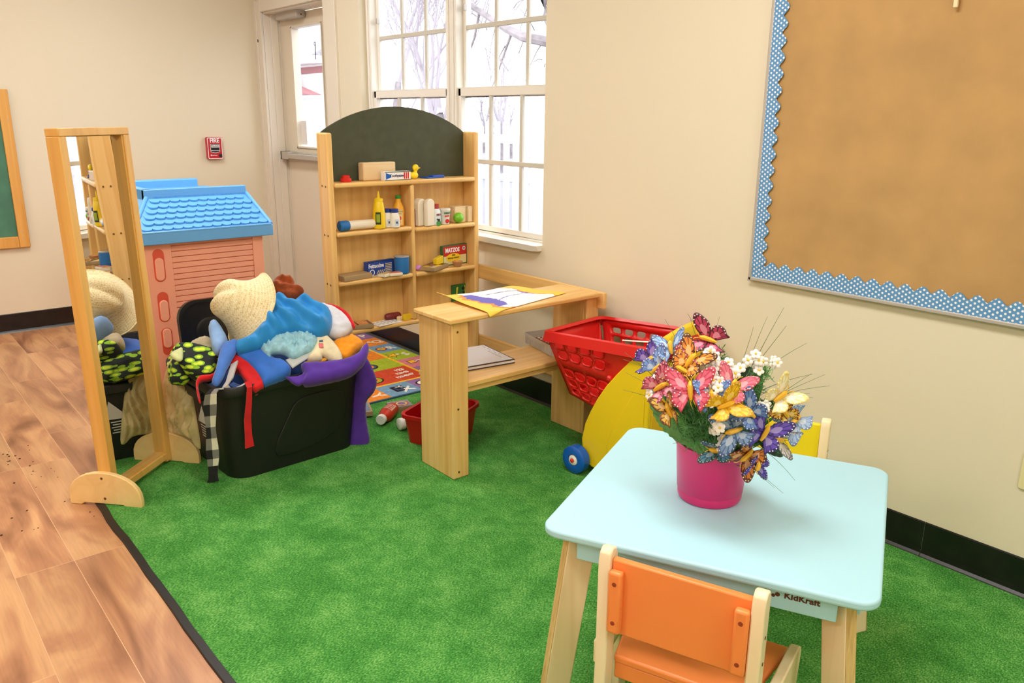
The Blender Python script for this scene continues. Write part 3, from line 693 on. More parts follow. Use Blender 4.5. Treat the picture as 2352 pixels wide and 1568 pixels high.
# outlet at the right edge
t = thing('wall_outlet', 'ivory outlet plate low on the wall at the far right edge', 'outlet', (5.385, 0, .40))
mb = MB(); mb.prism(rrect(.074, .118, .006), -.006, -.0005, 'xz'); mb.build('cover_plate', mat('ivory_plastic', (232, 222, 170), .4), t, bevel=.0015)
for z in (-.02, .02):
    mb = MB(); mb.T = Matrix.Translation((0, 0, z)); mb.prism(rrect(.034, .028, .01), -.0085, -.006, 'xz', 0)
    for x in (-.007, .007): mb.box(x - .001, -.009, -.004, x + .001, -.0084, .005, 1)
    mb.build('socket', [M['cream'], M['dark']], t)

# fire alarm pull station
fa = thing('fire_alarm', 'red fire alarm pull station with white FIRE lettering on the left wall', 'fire alarm', (0, -.392, 1.162))
W_, H_ = .112, .156
mb = MB(); mb.prism(rrect(W_, H_, .01), .0005, .036, 'yz'); mb.build('housing', mat('fire_red', (196, 30, 44), .35), fa, bevel=.003)
mb = MB(); mb.T = Matrix.Identity(4)
o_ = rrect(W_ - .006, H_ - .006, .009); i_ = rrect(W_ - .014, H_ - .014, .007)
k = len(o_); V = [(.0362, p[0], p[1]) for p in o_] + [(.0362, p[0], p[1]) for p in i_] + [(.0372, p[0], p[1]) for p in o_] + [(.0372, p[0], p[1]) for p in i_]
F = []
for i in range(k):
    j = (i + 1) % k; F += [(2 * k + i, 2 * k + j, 3 * k + j, 3 * k + i), (i, k + i, k + j, j), (i, j, 2 * k + j, 2 * k + i), (k + i, 3 * k + i, 3 * k + j, k + j)]
mb.add(V, F, 0)
text(mb, 'FIRE', .040, axes((.0368, 0, .0535), (0, 1, 0), (0, 0, 1), (1, 0, 0)), 0, .0007, .0012, .95)
mb.box(.0362, -.030, -.052, .0372, .012, -.048, 0); mb.disc((.0362, -.031, -.050), .0055, 'x', 10, 0, .001)
mb.build('lettering', M['paper'], fa, smooth=False)
mb = MB(); mb.prism([(-.034, .03), (.034, .03), (.034, -.026), (.02, -.031), (0, -.034), (-.02, -.031), (-.034, -.026)], .0362, .0375, 'yz', 0)
mb.prism([(-.031, .027), (.031, .027), (.031, -.024), (.018, -.028), (0, -.031), (-.018, -.028), (-.031, -.024)], .0375, .039, 'yz', 1)
mb.box(.039, -.028, .006, .047, .028, .022, 0); mb.box(.0472, -.024, .009, .0476, .024, .012, 1)
text(mb, 'PULL DOWN', .009, axes((.0476, 0, .0165), (0, 1, 0), (0, 0, 1), (1, 0, 0)), 1, .0003)
mb.box(.039, -.030, -.018, .0415, .030, -.015, 0)
mb.build('pull_handle', [M['paper'], M['black']], fa, smooth=False)
mb = MB(); mb.disc((.0362, .036, -.053), .012, 'x', 16, 0, .003); mb.build('key_lock', M['steel'], fa)

# green chalkboard on the left wall
cb = thing('chalkboard', 'green chalkboard in a golden wooden frame at the far left', 'chalkboard', (0, -1.652, .556))
CW, CH = 1.5, .985
mb = MB(); mb.box(.004, -CW, .0, .014, 0, CH); mb.build('slate', M['greenboard'], cb, smooth=False)
for n, b in (('frame_rail', (.003, -CW, 0, .028, -.062, .072)), ('frame_rail', (.003, -CW, CH - .06, .028, -.062, CH)), ('frame_stile', (.003, -.062, 0, .03, 0, CH)), ('frame_stile', (.003, -CW - .06, 0, .03, -CW, CH))):
    mb = MB(); mb.box(*b); mb.build(n, M['chalkwood'], cb, bevel=.004)
for y, z in ((-.09, .05), (-.035, .06), (-.035, .10), (-.03, .3), (-.02, .8)):
    mb = MB(); mb.disc((.0285 if y < -.06 else .0305, y, z), .004, 'x', 10, 0, .0012); mb.build('screw', M['metal'], cb)

# ------------------------------------------------------------------ standing mirror
MRz = math.atan2(.724, -(-.69)) ; mir = thing('standing_mirror', 'tall wooden-framed standing mirror on two half-round feet', 'mirror')
# local frame: x = across (towards the far foot), y = facing direction reversed, built from the two feet
d_ = Vector((.7524, .6587, 0)).normalized(); e_ = Vector((-.6587, .7524, 0)).normalized()
ctr = (Vector((3.024, -1.996, 0)) + Vector((2.781, -1.702, 0))) / 2
mir.matrix_world = Matrix.Translation(ctr) @ Matrix(((e_.x, d_.x, 0, 0), (e_.y, d_.y, 0, 0), (0, 0, 1, 0), (0, 0, 0, 1)))
if mir.matrix_world.determinant() < 0:
    mir.matrix_world = Matrix.Translation(ctr) @ Matrix(((-e_.x, d_.x, 0, 0), (-e_.y, d_.y, 0, 0), (0, 0, 1, 0), (0, 0, 0, 1)))
# after the flip local +x points to the near foot
half = .190
tiltM = Matrix.Translation((0, 0, .05)) @ Matrix.Rotation(math.radians(1.1), 4, 'X') @ Matrix.Translation((0, 0, -.05))
def mpart(name, m, *b, bev=.003):
    mb = MB(); mb.T = tiltM; mb.box(*b); return mb.build(name, m, mir, bevel=bev)
for s in (-1, 1):
    x0, x1 = sorted((s * half, s * (half - .034)))
    mpart('frame_stile', M['mirrorwood'], x0, -.028, .02, x1, .024, 1.325)
mpart('frame_rail', M['mirrorwood'], -half + .0, -.028, 1.325, half, .024, 1.352)
mpart('frame_rail', M['mirrorwood'], -half + .034, -.022, .03, half - .034, .024, .058)
mb = MB(); mb.T = tiltM
for x0, x1 in ((-half + .034, -half + .042), (half - .042, half - .034)): mb.box(x0, -.006, .058, x1, .018, 1.325)
mb.box(-half + .042, -.006, .058, half - .042, .018, .066); mb.build('inner_bead', M['mirrorwood'], mir)
mb = MB(); mb.T = tiltM; V = []; F = []
for j in range(41):
    for i in range(9):
        x = -half + .036 + (2 * half - .072) * i / 8; z = .06 + 1.263 * j / 40
        V.append((x, -.002 + .0006 * math.sin(x * 14 + 1) * math.sin(z * 5.2 + .6) + .0005 * math.sin(z * 9), z))
for j in range(40):
    for i in range(8): F.append((j * 9 + i, j * 9 + i + 1, (j + 1) * 9 + i + 1, (j + 1) * 9 + i))
mb.add(V, F); gl = mb.build('mirror_glass', M['mirror'], mir, angle=3)
mpart('back_board', M['blockwood_d'], -half + .03, -.022, .05, half - .03, -.008, 1.33, bev=0)
for s in (-1, 1):
    pts = [(-.145, .0), (-.10, .0), (-.085, .010), (.07, .010), (.085, 0), (.135, 0), (.145, .008), (.146, .03)]
    for k in range(1, 15):
        a = PI * k / 15; pts.append((.146 * math.cos(a), .03 + .104 * math.sin(a) ** .85))
    pts.append((-.146, .03)); pts.append((-.146, .01))
    x0, x1 = sorted((s * half, s * (half + .019)))
    mb = MB(); mb.prism(pts, x0, x1, 'yz'); ft = mb.build('foot', M['ply'], mir, bevel=.003)
    for y, z in ((-.004, .112), (.0, .032)):
        mb = MB(); mb.disc((x1 if s > 0 else x0, y, z), .005, 'x', 10, 0, .001 if s > 0 else -.001); mb.build('screw', M['screw'], ft)

# ------------------------------------------------------------------ play market stand
ms = thing('play_market_stand', 'wooden play market stand with chalkboard arch, shelves and front counter', 'play stand')
SX0, SX1 = 2.70, 2.80
def ubox(name, m, *b, bev=.004, par=None):
    mb = MB(); mb.box(*b); return mb.build(name, m, par or ms, bevel=bev)
ubox('side_panel', M['wood_z'], SX0, -.913, .008, SX1, -.886, 1.327, bev=.007)
ubox('side_panel', M['wood_z'], SX0, -.112, .008, SX1, -.085, 1.327, bev=.007)
ubox('divider', M['wood_z'], SX0, -.490, .433, SX1 + .002, -.470, 1.088, bev=.007)
for z in (1.100, .882, .656, .421):
    if z in (1.100, .421): ubox('shelf', M['wood_y'], SX0, -.886, z - .011, SX1 + .006, -.112, z + .011, bev=.008)
    else:
        ubox('shelf', M['wood_y'], SX0, -.886, z - .011, SX1 + .006, -.490, z + .011, bev=.008)
        ubox('shelf', M['wood_y'], SX0, -.470, z - .011 - (.008 if z > .8 else .0), SX1 + .006, -.112, z + .011 - (.008 if z > .8 else 0), bev=.008)
ubox('back_panel', M['wood_z'], SX0 - .008, -.90, .40, SX0 - .0005, -.10, 1.10, bev=0)
pts = [(-.905, 1.10), (-.093, 1.10), (-.093, 1.315)]
for k in range(1, 24):
    t_ = k / 24; y = -.093 - .812 * t_; pts.append((y, 1.315 + .127 * (1 - (2 * t_ - 1) ** 2) ** .9))
pts.append((-.905, 1.315))
mb = MB(); mb.prism(pts, SX0 - .010, SX0 - .0005, 'yz', 0); bd = mb.build('chalkboard_arch', M['chalk'], ms, smooth=False)
for y in (-.914,):
    for x, z in ((2.738, 1.098), (2.770, 1.096), (2.738, .880), (2.770, .878), (2.738, .655), (2.770, .653)):
        mb = MB(); mb.disc((x, y, z), .0045, 'y', 10, 0, -.0008); mb.build('screw', M['screw'], ms)
# counter: an L-shaped post at each end, a top, a shelf and two wall-side rails
def cpart(name, m, *b, bev=.0035): return ubox(name, m, *b, bev=bev)
lg = cpart('counter_leg', M['wood_z'], 3.445, -.882, .0085, 3.655, -.860, .646)
mb = MB(); mb.box(3.655, -.882, .0085, 3.672, -.806, .646); mb.build('leg_face', M['wood_z'], lg, bevel=.003)
lg2 = cpart('counter_leg', M['wood_z'], 3.43, -.142, .0085, 3.63, -.120, .646)
mb = MB(); mb.box(3.63, -.142, .0085, 3.648, -.07, .646); mb.build('leg_face', M['wood_z'], lg2, bevel=.003)
cpart('counter_leg', M['wood_z'], 3.445, -.806, .0085, 3.463, -.792, .20, bev=0) if False else None
cpart('counter_top', M['wood_y'], 3.428, -.896, .646, 3.683, -.098, .666, bev=.005)
cpart('lower_shelf', M['wood_y'], 3.40, -.859, .374, 3.66, -.143, .396)
cpart('shelf_apron', M['wood_y'], 3.635, -.858, .352, 3.652, -.144, .373, bev=.002)
cpart('wall_rail', M['wood_x'], 2.71, -.083, .592, 3.69, -.062, .664)
cpart('wall_rail', M['wood_x'], 2.71, -.083, .205, 3.45, -.062, .288)
for x, y, z in ((3.6726, -.868, .612), (3.6726, -.868, .30), (3.6726, -.868, .035)):
    mb = MB(); mb.disc((x, y + .012, z), .0045, 'x', 10, 0, .0008); mb.build('screw', M['screw'], ms)

# drawing on the counter
dr = MB(); V = []; F = []; NX, NY = 70, 110
c4 = [Vector((3.345, -.725)), Vector((3.36, -.330)), Vector((3.60, -.225)), Vector((3.700, -.720))]
def drawcol(u, v):
    w = .06 * noise.noise(Vector((u * 5, v * 5, 2))) + .03 * noise.noise(Vector((u * 14, v * 14, 5)))
    e = abs(u - .5) * 2
    L = v + w - .16 * (1 - e); R = (1 - v) + w - .12 * (1 - e)
    if L < .03 + .22 * e * e or R < .02 + .12 * e: return 1
    if L < .07 + .22 * e * e: return 2
    if L < .27 and e < .72: return 3
    if R < .05 + .10 * e: return 2
    if R < .09 and e < .5: return 3
    if abs(u - (.62 + .14 * math.sin(v * 6 + 1))) < .010 and .2 < v < .9: return 3
    if abs(u - (.34 + .10 * math.sin(v * 5 + 2))) < .009 and .45 < v < .92: return 4
    if abs(u - (.20 + .06 * v)) < .007 and .5 < v < .8: return 4
    return 0
for j in range(NY + 1):
    for i in range(NX + 1):
        u = i / NX; v = j / NY
        p = (c4[0] * (1 - v) + c4[1] * v) * (1 - u) + (c4[3] * (1 - v) + c4[2] * v) * u
        z = .6685 + .006 * (math.sin(v * 7 + 1) * .5 + .5) * (1 - u) + (.02 * max(0, .12 - v) / .12 * (1 - u)) + .0015 * math.sin(u * 9)
        if p.x > 3.683: z -= (p.x - 3.683) * .8
        V.append((p.x, p.y, z))
for j in range(NY):
    for i in range(NX): F.append((j * (NX + 1) + i, j * (NX + 1) + i + 1, (j + 1) * (NX + 1) + i + 1, (j + 1) * (NX + 1) + i))
dr.v = V; dr.f = F; dr.m = [drawcol((k % NX + .5) / NX, (k // NX + .5) / NY) for k in range(len(F))]
o = dr.build('crayon_drawing', [M['paper'], mat('yellow_paint', (250, 206, 76), .7), mat('orange_paint', (240, 150, 60), .7), mat('violet_paint', (108, 98, 190), .7), mat('slate_line', (110, 110, 150), .7)], solid=.0012, angle=3)
tag(o, 'child drawing with yellow, orange and violet paint lying on the counter', 'drawing')
# book on the lower shelf
bk = thing('picture_book', 'white spiral-patterned board book lying on the lower counter shelf', 'book', (3.43, -.60, .3965), math.radians(-8))
mb = MB(); mb.box(-.13, -.15, 0, .13, .13, .004); mb.box(-.13, -.15, .0145, .13, .13, .018); mb.build('cover', mat('dark_brown_cover', (60, 48, 44), .5), bk, bevel=.001)
mb = MB(); mb.box(-.128, -.147, .004, .127, .128, .0145); mb.build('pages', M['paper'], bk)
mb = MB(); mb.box(-.124, -.10, .0182, .124, .122, .0192, 0)
rr = random.Random(4)
for k in range(9):
    for (cx, cy) in ((-.11 + .024 * k, .11 - .006 * (k % 2)), (-.02 + .016 * k, .09)):
        if k < 7: mb.tube([(cx + .005 * math.cos(a), cy + .004 * math.sin(a), .0195) for a in (0, 1, 2, 3, 4, 5)], .0006, 3, 1)
for y in (-.108, -.118, -.13): mb.box(-.124, y, .0182, .124, y + .004, .0192, 0)
mb.build('page_print', [M['paper'], mat('grey_ink', (130, 130, 140), .7)], bk, smooth=False)
# grey tray with a brown box of dominoes
tr = thing('plastic_tray', 'grey ribbed plastic tray on the lower shelf beside the red cart basket', 'tray', (3.50, -.213, .3965), math.radians(-13))
mb = MB(); o1 = rrect(.25, .125, .012); o2 = rrect(.27, .145, .014)
k = len(o1); V = [(p[0], p[1], 0) for p in o1] + [(p[0], p[1], .05) for p in o2] + [(p[0] * .985, p[1] * .97, .05) for p in o2] + [(p[0] * .96, p[1] * .94, .004) for p in o1]
F = [tuple(range(k))[::-1]] + [(a * k + i, a * k + (i + 1) % k, (a + 1) * k + (i + 1) % k, (a + 1) * k + i) for a in range(3) for i in range(k)] + [tuple(3 * k + i for i in range(k))]
mb.add(V, F)
for i in range(22): mb.box(-.118 + i * .0112, -.071, .004, -.113 + i * .0112, -.066, .046)
mb.build('tray_body', mat('warm_grey_plastic', (212, 210, 204), .45), tr)
t = thing('snack_card', 'brown card with cream dots inside the grey tray', 'card', (3.512, -.217, .402), math.radians(-13))
mb = MB(); mb.box(-.10, -.04, 0, .10, .045, .026, 0)
for i in range(8):
    for j in range(3): mb.sphere((-.085 + i * .024, -.022 + j * .022, .027), .007, 8, 1, (1, 1, .5))
mb.build('card', [mat('maroon_card', (120, 52, 40), .6), M['cream']], t)

# ------------------------------------------------------------------ things on the market shelves
Z1, Z2, Z2R, Z3, Z4 = 1.1115, .8935, .8855, .6675, .4325
t = thing('stacking_disc', 'small red round plastic toy at the left end of the top shelf', 'toy', (2.752, -.803, Z1))
mb = MB(); mb.lathe([(.024, 0), (.026, .004), (.025, .016), (.018, .018), (.018, .027), (.015, .029)], 20); mb.build('disc', M['red'], t)
def rblock(name, label, cat, c, dims, rz, m, bev=.006, group=None):
    t = thing(name, label, cat, c, math.radians(rz), group)
    mb = MB(); mb.box(-dims[0] / 2, -dims[1] / 2, 0, dims[0] / 2, dims[1] / 2, dims[2]); mb.build('block', m, t, bevel=bev, seg=3); return t
rblock('wooden_block', 'big unpainted wooden block on the top shelf behind the toothpaste box', 'block', (2.732, -.628, Z1), (.045, .180, .082), 4, M['blockwood'])
t = thing('toothpaste_box', 'toy toothpaste box with blue and red stripes on the top shelf', 'toy box', (2.776, -.555, Z1), math.radians(4))
mb = MB(); mb.box(-.017, -.073, 0, .017, .073, .040, 0); mb.box(.0171, -.073, .036, .0176, .073, .040, 3); mb.box(.0171, -.073, 0, .0176, .073, .003, 3)
mb.add([(.0175, -.068, .005), (.0175, -.040, .014), (.0175, -.040, .026), (.0175, -.068, .035)], [(0, 1, 2, 3)], 1)
text(mb, 'Toothpaste', .0175, axes((.0178, -.006, .0205), (0, 1, 0), (0, 0, 1), (1, 0, 0)), 2, .0003, .0003, .95)
for y in (.034, .045, .056): mb.box(.0171, y, .005, .0177, y + .007, .035, 4)
mb.build('carton', [M['paper'], M['blueplastic'], mat('navy_ink', (24, 34, 90), .6), mat('dull_green', (96, 112, 84), .6), M['red']], t, smooth=False)
t = thing('rubber_duck', 'small yellow toy duck on the top shelf against the chalkboard', 'toy duck', (2.770, -.450, Z1), math.radians(8))
mb = MB(); mb.sphere((0, 0, .017), .019, 16, 0, (.75, 1.25, .9)); mb.sphere((0, -.024, .026), .009, 10, 0, (.8, 1, 1.1)); mb.sphere((0, .008, .035), .010, 12, 0, (.9, .9, 1.3)); mb.sphere((0, .010, .052), .0165, 16, 0, (.85, 1, 1))
mb.build('duck_body', mat('duck_yellow', (250, 220, 30), .35), t)
mb = MB(); mb.sphere((0, .030, .050), .007, 10, 0, (1, 1.3, .45)); mb.build('beak', mat('duck_beak', (244, 196, 30), .35), t)
t = thing('blue_tray', 'flat royal blue plastic piece at the right end of the top shelf', 'toy', (2.752, -.335, Z1), math.radians(10))
mb = MB(); mb.box(-.028, -.056, 0, .028, .056, .006); mb.box(.0, -.02, .006, .028, .056, .013); mb.build('piece', mat('blue_toy_plastic', (34, 84, 190), .4), t, bevel=.002)

def bottle(name, label, c, prof, m, cap_prof, capm, n=24, sx=1., sy=1., capname='cap', group=None, rz=0):
    t = thing(name, label, 'toy bottle', c, rz, group)
    mb = MB(); mb.lathe(prof, n, 0, True, sx, sy); mb.build('bottle_body', m, t)
    if cap_prof: mb = MB(); mb.lathe(cap_prof, n, 0, True, 1, 1); mb.build(capname, capm, t)
    return t
my = bottle('mustard_bottle', 'yellow squeeze mustard bottle with pointed nozzle on the second shelf', (2.782, -.656, Z2), [(.026, 0), (.030, .004), (.030, .06), (.027, .09), (.023, .118), (.020, .124)], mat('mustard_yellow', (244, 208, 20), .35),
       [(.021, .124), (.021, .138), (.014, .140), (.006, .142), (.005, .155), (.0025, .172)], mat('mustard_cap', (248, 214, 30), .35), capname='nozzle')
mb = MB(); V = []; F = []
for j in range(7):
    for i in range(7):
        a = math.radians(-62 + 48 * i / 6); z = .022 + .056 * j / 6; r = .0312 - max(0, z - .06) * .1; V.append((r * math.cos(a), r * math.sin(a), z))
for j in range(6):
    for i in range(6): F.append((j * 7 + i, j * 7 + i + 1, (j + 1) * 7 + i + 1, (j + 1) * 7 + i))
mb.add(V, F, 0); mb.m = [0 if 1 <= k % 6 <= 4 and 1 <= k // 6 <= 4 else 1 for k in range(36)]
mb.build('label_sticker', [mat('olive_green_label', (150, 168, 40), .5), mat('dark_label_edge', (30, 50, 24), .5)], my)
t = thing('toy_flashlight', 'white flashlight with blue cap lying on the second shelf', 'toy', (2.775, -.775, Z2 + .0245))
mb = MB(); mb.T = Matrix.Rotation(math.radians(88), 4, 'X') @ Matrix.Rotation(0, 4, 'Z')
mb.T = Matrix.Rotation(math.radians(-90), 4, 'X')
mb.lathe([(.017, -.04), (.021, -.038), (.021, .10), (.019, .102)], 20); mb.build('barrel', M['cream'], t)
mb = MB(); mb.T = Matrix.Rotation(math.radians(-90), 4, 'X'); mb.lathe([(.020, -.085), (.0242, -.081), (.0242, -.046), (.0215, -.038)], 20); mb.build('cap', mat('cap_blue', (30, 110, 180), .4), t)
for i, (x, y, lb) in enumerate(((2.765, -.603, 'white toy bottle with navy cap, partly behind its twin'), (2.792, -.578, 'white toy bottle with navy cap standing in front of the juice bottle'))):
    b = bottle('milk_bottle', lb, (x, y, Z2), [(.021, 0), (.0245, .004), (.0245, .045), (.018, .066), (.016, .070)], M['white'], [(.0175, .070), (.0185, .072), (.0185, .085), (.016, .087)], mat('navy_cap', (34, 62, 150), .4), group='white toy bottles on the second shelf')
    mb = MB(); V = []; F = []
    for j in range(4):
        for q in range(5):
            a = math.radians(-10 + 50 * q / 4 - 20); V.append((.0249 * math.cos(a), .0249 * math.sin(a), .010 + .030 * j / 3))
    for j in range(3):
        for q in range(4): F.append((j * 5 + q, j * 5 + q + 1, (j + 1) * 5 + q + 1, (j + 1) * 5 + q))
    mb.add(V, F); mb.m = [0 if k in (5, 6) else 1 for k in range(12)]; mb.build('printed_label', [mat('blue_print_%d' % i, (60, 88, 130), .6), mat('pale_print_%d' % i, (206, 216, 226), .6)], b)
jb = bottle('juice_bottle', 'yellow-orange juice bottle with green cap next to the shelf divider', (2.758, -.535, Z2), [(.020, 0), (.026, .003), (.028, .075), (.024, .092), (.012, .116), (.011, .132)], mat('juice_yellow', (242, 172, 36), .35), [(.0125, .130), (.0135, .132), (.0135, .143), (.012, .145)], mat('green_cap', (40, 140, 50), .4))
mb = MB(); mb.T = Matrix.Rotation(math.radians(-25), 4, 'Z'); mb.box(.0275, -.015, .010, .0295, .015, .080, 0); mb.disc((.0295, 0, .040), .010, 'x', 12, 1, .0006); mb.disc((.0295, 0, .022), .008, 'x', 12, 3, .0006)
text(mb, 'ORANGE', .0085, axes((.0298, 0, .071), (0, 1, 0), (0, 0, 1), (1, 0, 0)), 2, .0003); text(mb, 'JUICE', .0085, axes((.0298, 0, .061), (0, 1, 0), (0, 0, 1), (1, 0, 0)), 2, .0003)
mb.build('label_sticker', [mat('pale_peach', (240, 206, 150), .5), mat('tomato_red', (214, 70, 40), .5), mat('green_ink', (60, 110, 50), .5), mat('soft_orange', (240, 170, 90), .5)], jb)
# right compartment of the second shelf
t = thing('brown_bottle', 'dark brown toy bottle half hidden behind the divider', 'toy bottle', (2.745, -.447, Z2R))
mb = MB(); mb.lathe([(.018, 0), (.021, .004), (.021, .075), (.012, .095), (.011, .11)], 18); mb.build('bottle_body', mat('cocoa_plastic', (110, 50, 40), .4), t)
t = thing('bread_block', 'cream wooden bread loaf slices standing beside the divider', 'toy food', (2.775, -.398, Z2R), math.radians(12))
def loafpts(w, h): return [(-w / 2, 0), (w / 2, 0), (w / 2, h * .78)] + [(w / 2 * math.cos(a), h * .78 + h * .22 * math.sin(a)) for a in [PI * k / 12 for k in range(1, 12)]] + [(-w / 2, h * .78)]
for k, (x, d, y) in enumerate(((-.038, .042, -.016), (.010, .024, .010))):
    mb = MB(); mb.T = Matrix.Translation((x, y, 0)); mb.prism(loafpts(.056, .132), 0, d, 'yz'); mb.build('slice', M['cream'], t, bevel=.006, seg=3)
t = thing('milk_jug', 'pale toy milk carton with red cap and a cow print', 'toy bottle', (2.785, -.337, Z2R), math.radians(5))
mb = MB(); mb.lathe([(.020, 0), (.0235, .004), (.0245, .055), (.021, .072), (.012, .082)], 20, 0, True, .8, 1.05); mb.build('jug_body', mat('pale_blue_white', (224, 236, 240), .4), t)
mb = MB(); mb.lathe([(.012, .080), (.015, .082), (.015, .100), (.012, .103)], 16); mb.build('cap', mat('brick_cap', (176, 60, 50), .45), t)
mb = MB()
text(mb, 'MILK', .013, axes((.0200, 0, .052), (0, 1, 0), (0, 0, 1), (1, 0, 0)), 0, .0008, .0003); mb.disc((.0185, 0, .010), .014, 'x', 14, 1, .002); mb.disc((.0195, .0, .026), .007, 'x', 8, 2, .002); mb.disc((.0195, -.009, .030), .004, 'x', 8, 2, .002)
mb.build('print', [mat('maroon_ink', (150, 40, 50), .5), mat('grass_print', (70, 150, 60), .5), M['black']], t)
t = thing('yogurt_cup', 'white toy cup with green lettering and red fruit print', 'toy food', (2.785, -.285, Z2R), math.radians(10))
mb = MB(); mb.lathe([(.018, 0), (.0205, .003), (.026, .068), (.0275, .070), (.0275, .078), (.024, .079)], 20, 0); mb.build('cup', M['white'], t)
mb = MB(); mb.T = Matrix.Rotation(math.radians(-15), 4, 'Z'); text(mb, 'TOMATO', .0115, axes((.0262, 0, .057), (0, 1, 0), (0, 0, 1), (1, 0, 0)), 0, .0012, .0003, .85)
mb.box(.0235, -.014, .040, .0256, .010, .046, 1); mb.disc((.0215, 0, .018), .0105, 'x', 14, 1, .0025); mb.build('print', [mat('teal_ink', (70, 130, 100), .5), M['red']], t)
t = thing('green_ball', 'shiny lime green toy apple on the second shelf', 'toy food', (2.785, -.203, Z2R))
mb = MB(); mb.sphere((0, 0, .0265), .0265, 24, 0, (1, 1, 1)); mb.build('fruit', mat('apple_green', (122, 196, 44), .28), t)
rblock('wooden_block', 'upright unpainted wooden block behind the green apple', 'block', (2.752, -.185, Z2R), (.05, .072, .082), 3, M['blockwood'], .004)
rblock('wooden_block', 'upright unpainted wooden block touching the right side panel', 'block', (2.762, -.130, Z2R), (.05, .030, .080), 3, M['blockwood'], .004)
# third shelf, left
rblock('wooden_box_lid', 'flat grey-topped wooden box at the left of the third shelf', 'toy box', (2.758, -.790, Z3), (.085, .155, .024), 6, M['blockwood_d'], .002)
t = thing('pasta_box', 'blue toy pasta box lettered Fettuccine leaning on the third shelf', 'toy box', (2.728, -.640, Z3), math.radians(8))
mb = MB(); mb.box(-.012, -.075, 0, .012, .09, .066, 0); mb.box(.0121, -.075, .063, .0126, .09, .066, 1); mb.box(.0121, -.074, .0, .0126, -.071, .066, 1)
text(mb, 'Fettuccine', .028, axes((.0126, -.020, .044), (0, 1, 0), (0, 0, 1), (1, 0, 0)), 2, .0004, .0006, .78)
mb.disc((.0121, -.045, .014), .015, 'x', 16, 2, .0008); mb.disc((.0122, -.045, .014), .011, 'x', 16, 0, .001)
for k in range(6): mb.box(.0121, .035, .006 + k * .008, .0127, .075, .010 + k * .008, 3)
for k in range(4): mb.add([(.0127, -.02 + k * .012, .004), (.0127, -.015 + k * .012, .004), (.0127, -.002 + k * .012, .022), (.0127, -.007 + k * .012, .022)], [(0, 1, 2, 3)], 3)
mb.build('carton', [mat('pasta_blue', (28, 70, 160), .5), mat('pasta_navy', (20, 30, 70), .5), M['paper'], mat('pasta_cream', (222, 206, 160), .5)], t, smooth=False)
t = thing('blue_tin', 'blue cylindrical toy tin at the right of the pasta box', 'toy tin', (2.772, -.533, Z3))
mb = MB(); mb.lathe([(.034, 0), (.0355, .003), (.0355, .078), (.034, .08)], 28); mb.build('can', mat('can_blue', (40, 118, 190), .4), t)
mb = MB(); mb.lathe([(.034, .0795), (.036, .080), (.036, .084), (.033, .085)], 28); mb.build('rim', M['metal'], t)
for i, (x, y, rz, lb) in enumerate(((2.792, -.640, 25, 'left one of two small white trays of play food'), (2.800, -.590, -12, 'right one of two small white trays of play food'))):
    t = thing('food_tray', lb + ' in front of the pasta box', 'toy food', (x, y, Z3), math.radians(rz), 'small white food trays')
    mb = MB(); mb.box(-.022, -.032, 0, .022, .032, .013); mb.build('tray', M['cream'], t, bevel=.002)
    mb = MB(); mb.box(-.016, -.026, .013, .016, .026, .015); mb.build('food', mat(('noodle_tan_%d', 'salmon_%d')[i] % i, ((214, 180, 110), (214, 120, 90))[i], .6), t)
# third shelf, right
t = thing('lilac_egg', 'small lilac toy egg beside the divider on the third shelf', 'toy food', (2.765, -.437, Z3))
mb = MB(); mb.sphere((0, 0, .014), .016, 16, 0, (1, 1.2, .85)); mb.build('egg', mat('lilac_plastic', (206, 140, 220), .35), t)
t = thing('food_crate', 'shallow wooden crate of flat food pieces on the third shelf', 'toy crate', (2.775, -.352, Z3), math.radians(28))
mb = MB(); mb.box(-.045, -.075, 0, .045, .075, .004)
for b in ((-.045, -.075, 0, .045, -.070, .02), (-.045, .070, 0, .045, .075, .02), (-.045, -.07, 0, -.040, .07, .02), (.040, -.07, 0, .045, .07, .02)): mb.box(*b)
mb.box(-.0025, -.07, .004, .0025, .07, .018); mb.build('crate', M['blockwood_d'], t)
for k, (x, y, c_) in enumerate(((-.02, -.035, (226, 180, 40)), (.02, -.03, (220, 196, 150)), (.02, .02, (236, 200, 60)), (-.02, .045, (180, 120, 80)))):
    mb = MB(); mb.box(x - .015, y - .022, .004, x + .015, y + .022, .017); mb.build('food_piece', mat('food_piece_%d' % k, c_, .6), t, bevel=.002)
t = thing('cheese_block', 'yellow toy cheese wedge standing in the wooden crate', 'toy food', (2.760, -.312, Z3 + .0195), math.radians(15))
mb = MB(); mb.prism([(-.026, 0), (.026, 0), (.026, .040), (-.026, .028)], -.012, .012, 'yz'); mb.build('cheese', mat('cheese_yellow', (240, 208, 40), .4), t, bevel=.002)
t = thing('matzo_box', 'red and cream toy cracker box lettered MATZOS on the third shelf', 'toy box', (2.730, -.195, Z3), math.radians(6))
mb = MB(); mb.box(-.010, -.083, 0, .010, .083, .102, 3); mb.box(.0101, -.077, .048, .0106, .077, .097, 0); mb.box(.0101, -.077, .005, .0106, .077, .048, 1)
V = [(.0110, -.012 + .050 * math.cos(a), .038 + .022 * math.sin(a)) for a in [2 * PI * k / 24 for k in range(24)]]; mb.add(V, [tuple(range(24))], 4)
text(mb, 'MATZOS', .030, axes((.0110, -.018, .076), (0, 1, 0), (0, 0, 1), (1, 0, 0)), 2, .0004, .0012, .8)
text(mb, '100%', .011, axes((.0115, -.012, .050), (0, 1, 0), (0, 0, 1), (1, 0, 0)), 5, .0003, .0004); text(mb, 'WHOLE WHEAT', .011, axes((.0115, -.012, .036), (0, 1, 0), (0, 0, 1), (1, 0, 0)), 5, .0003, .0004, .95)
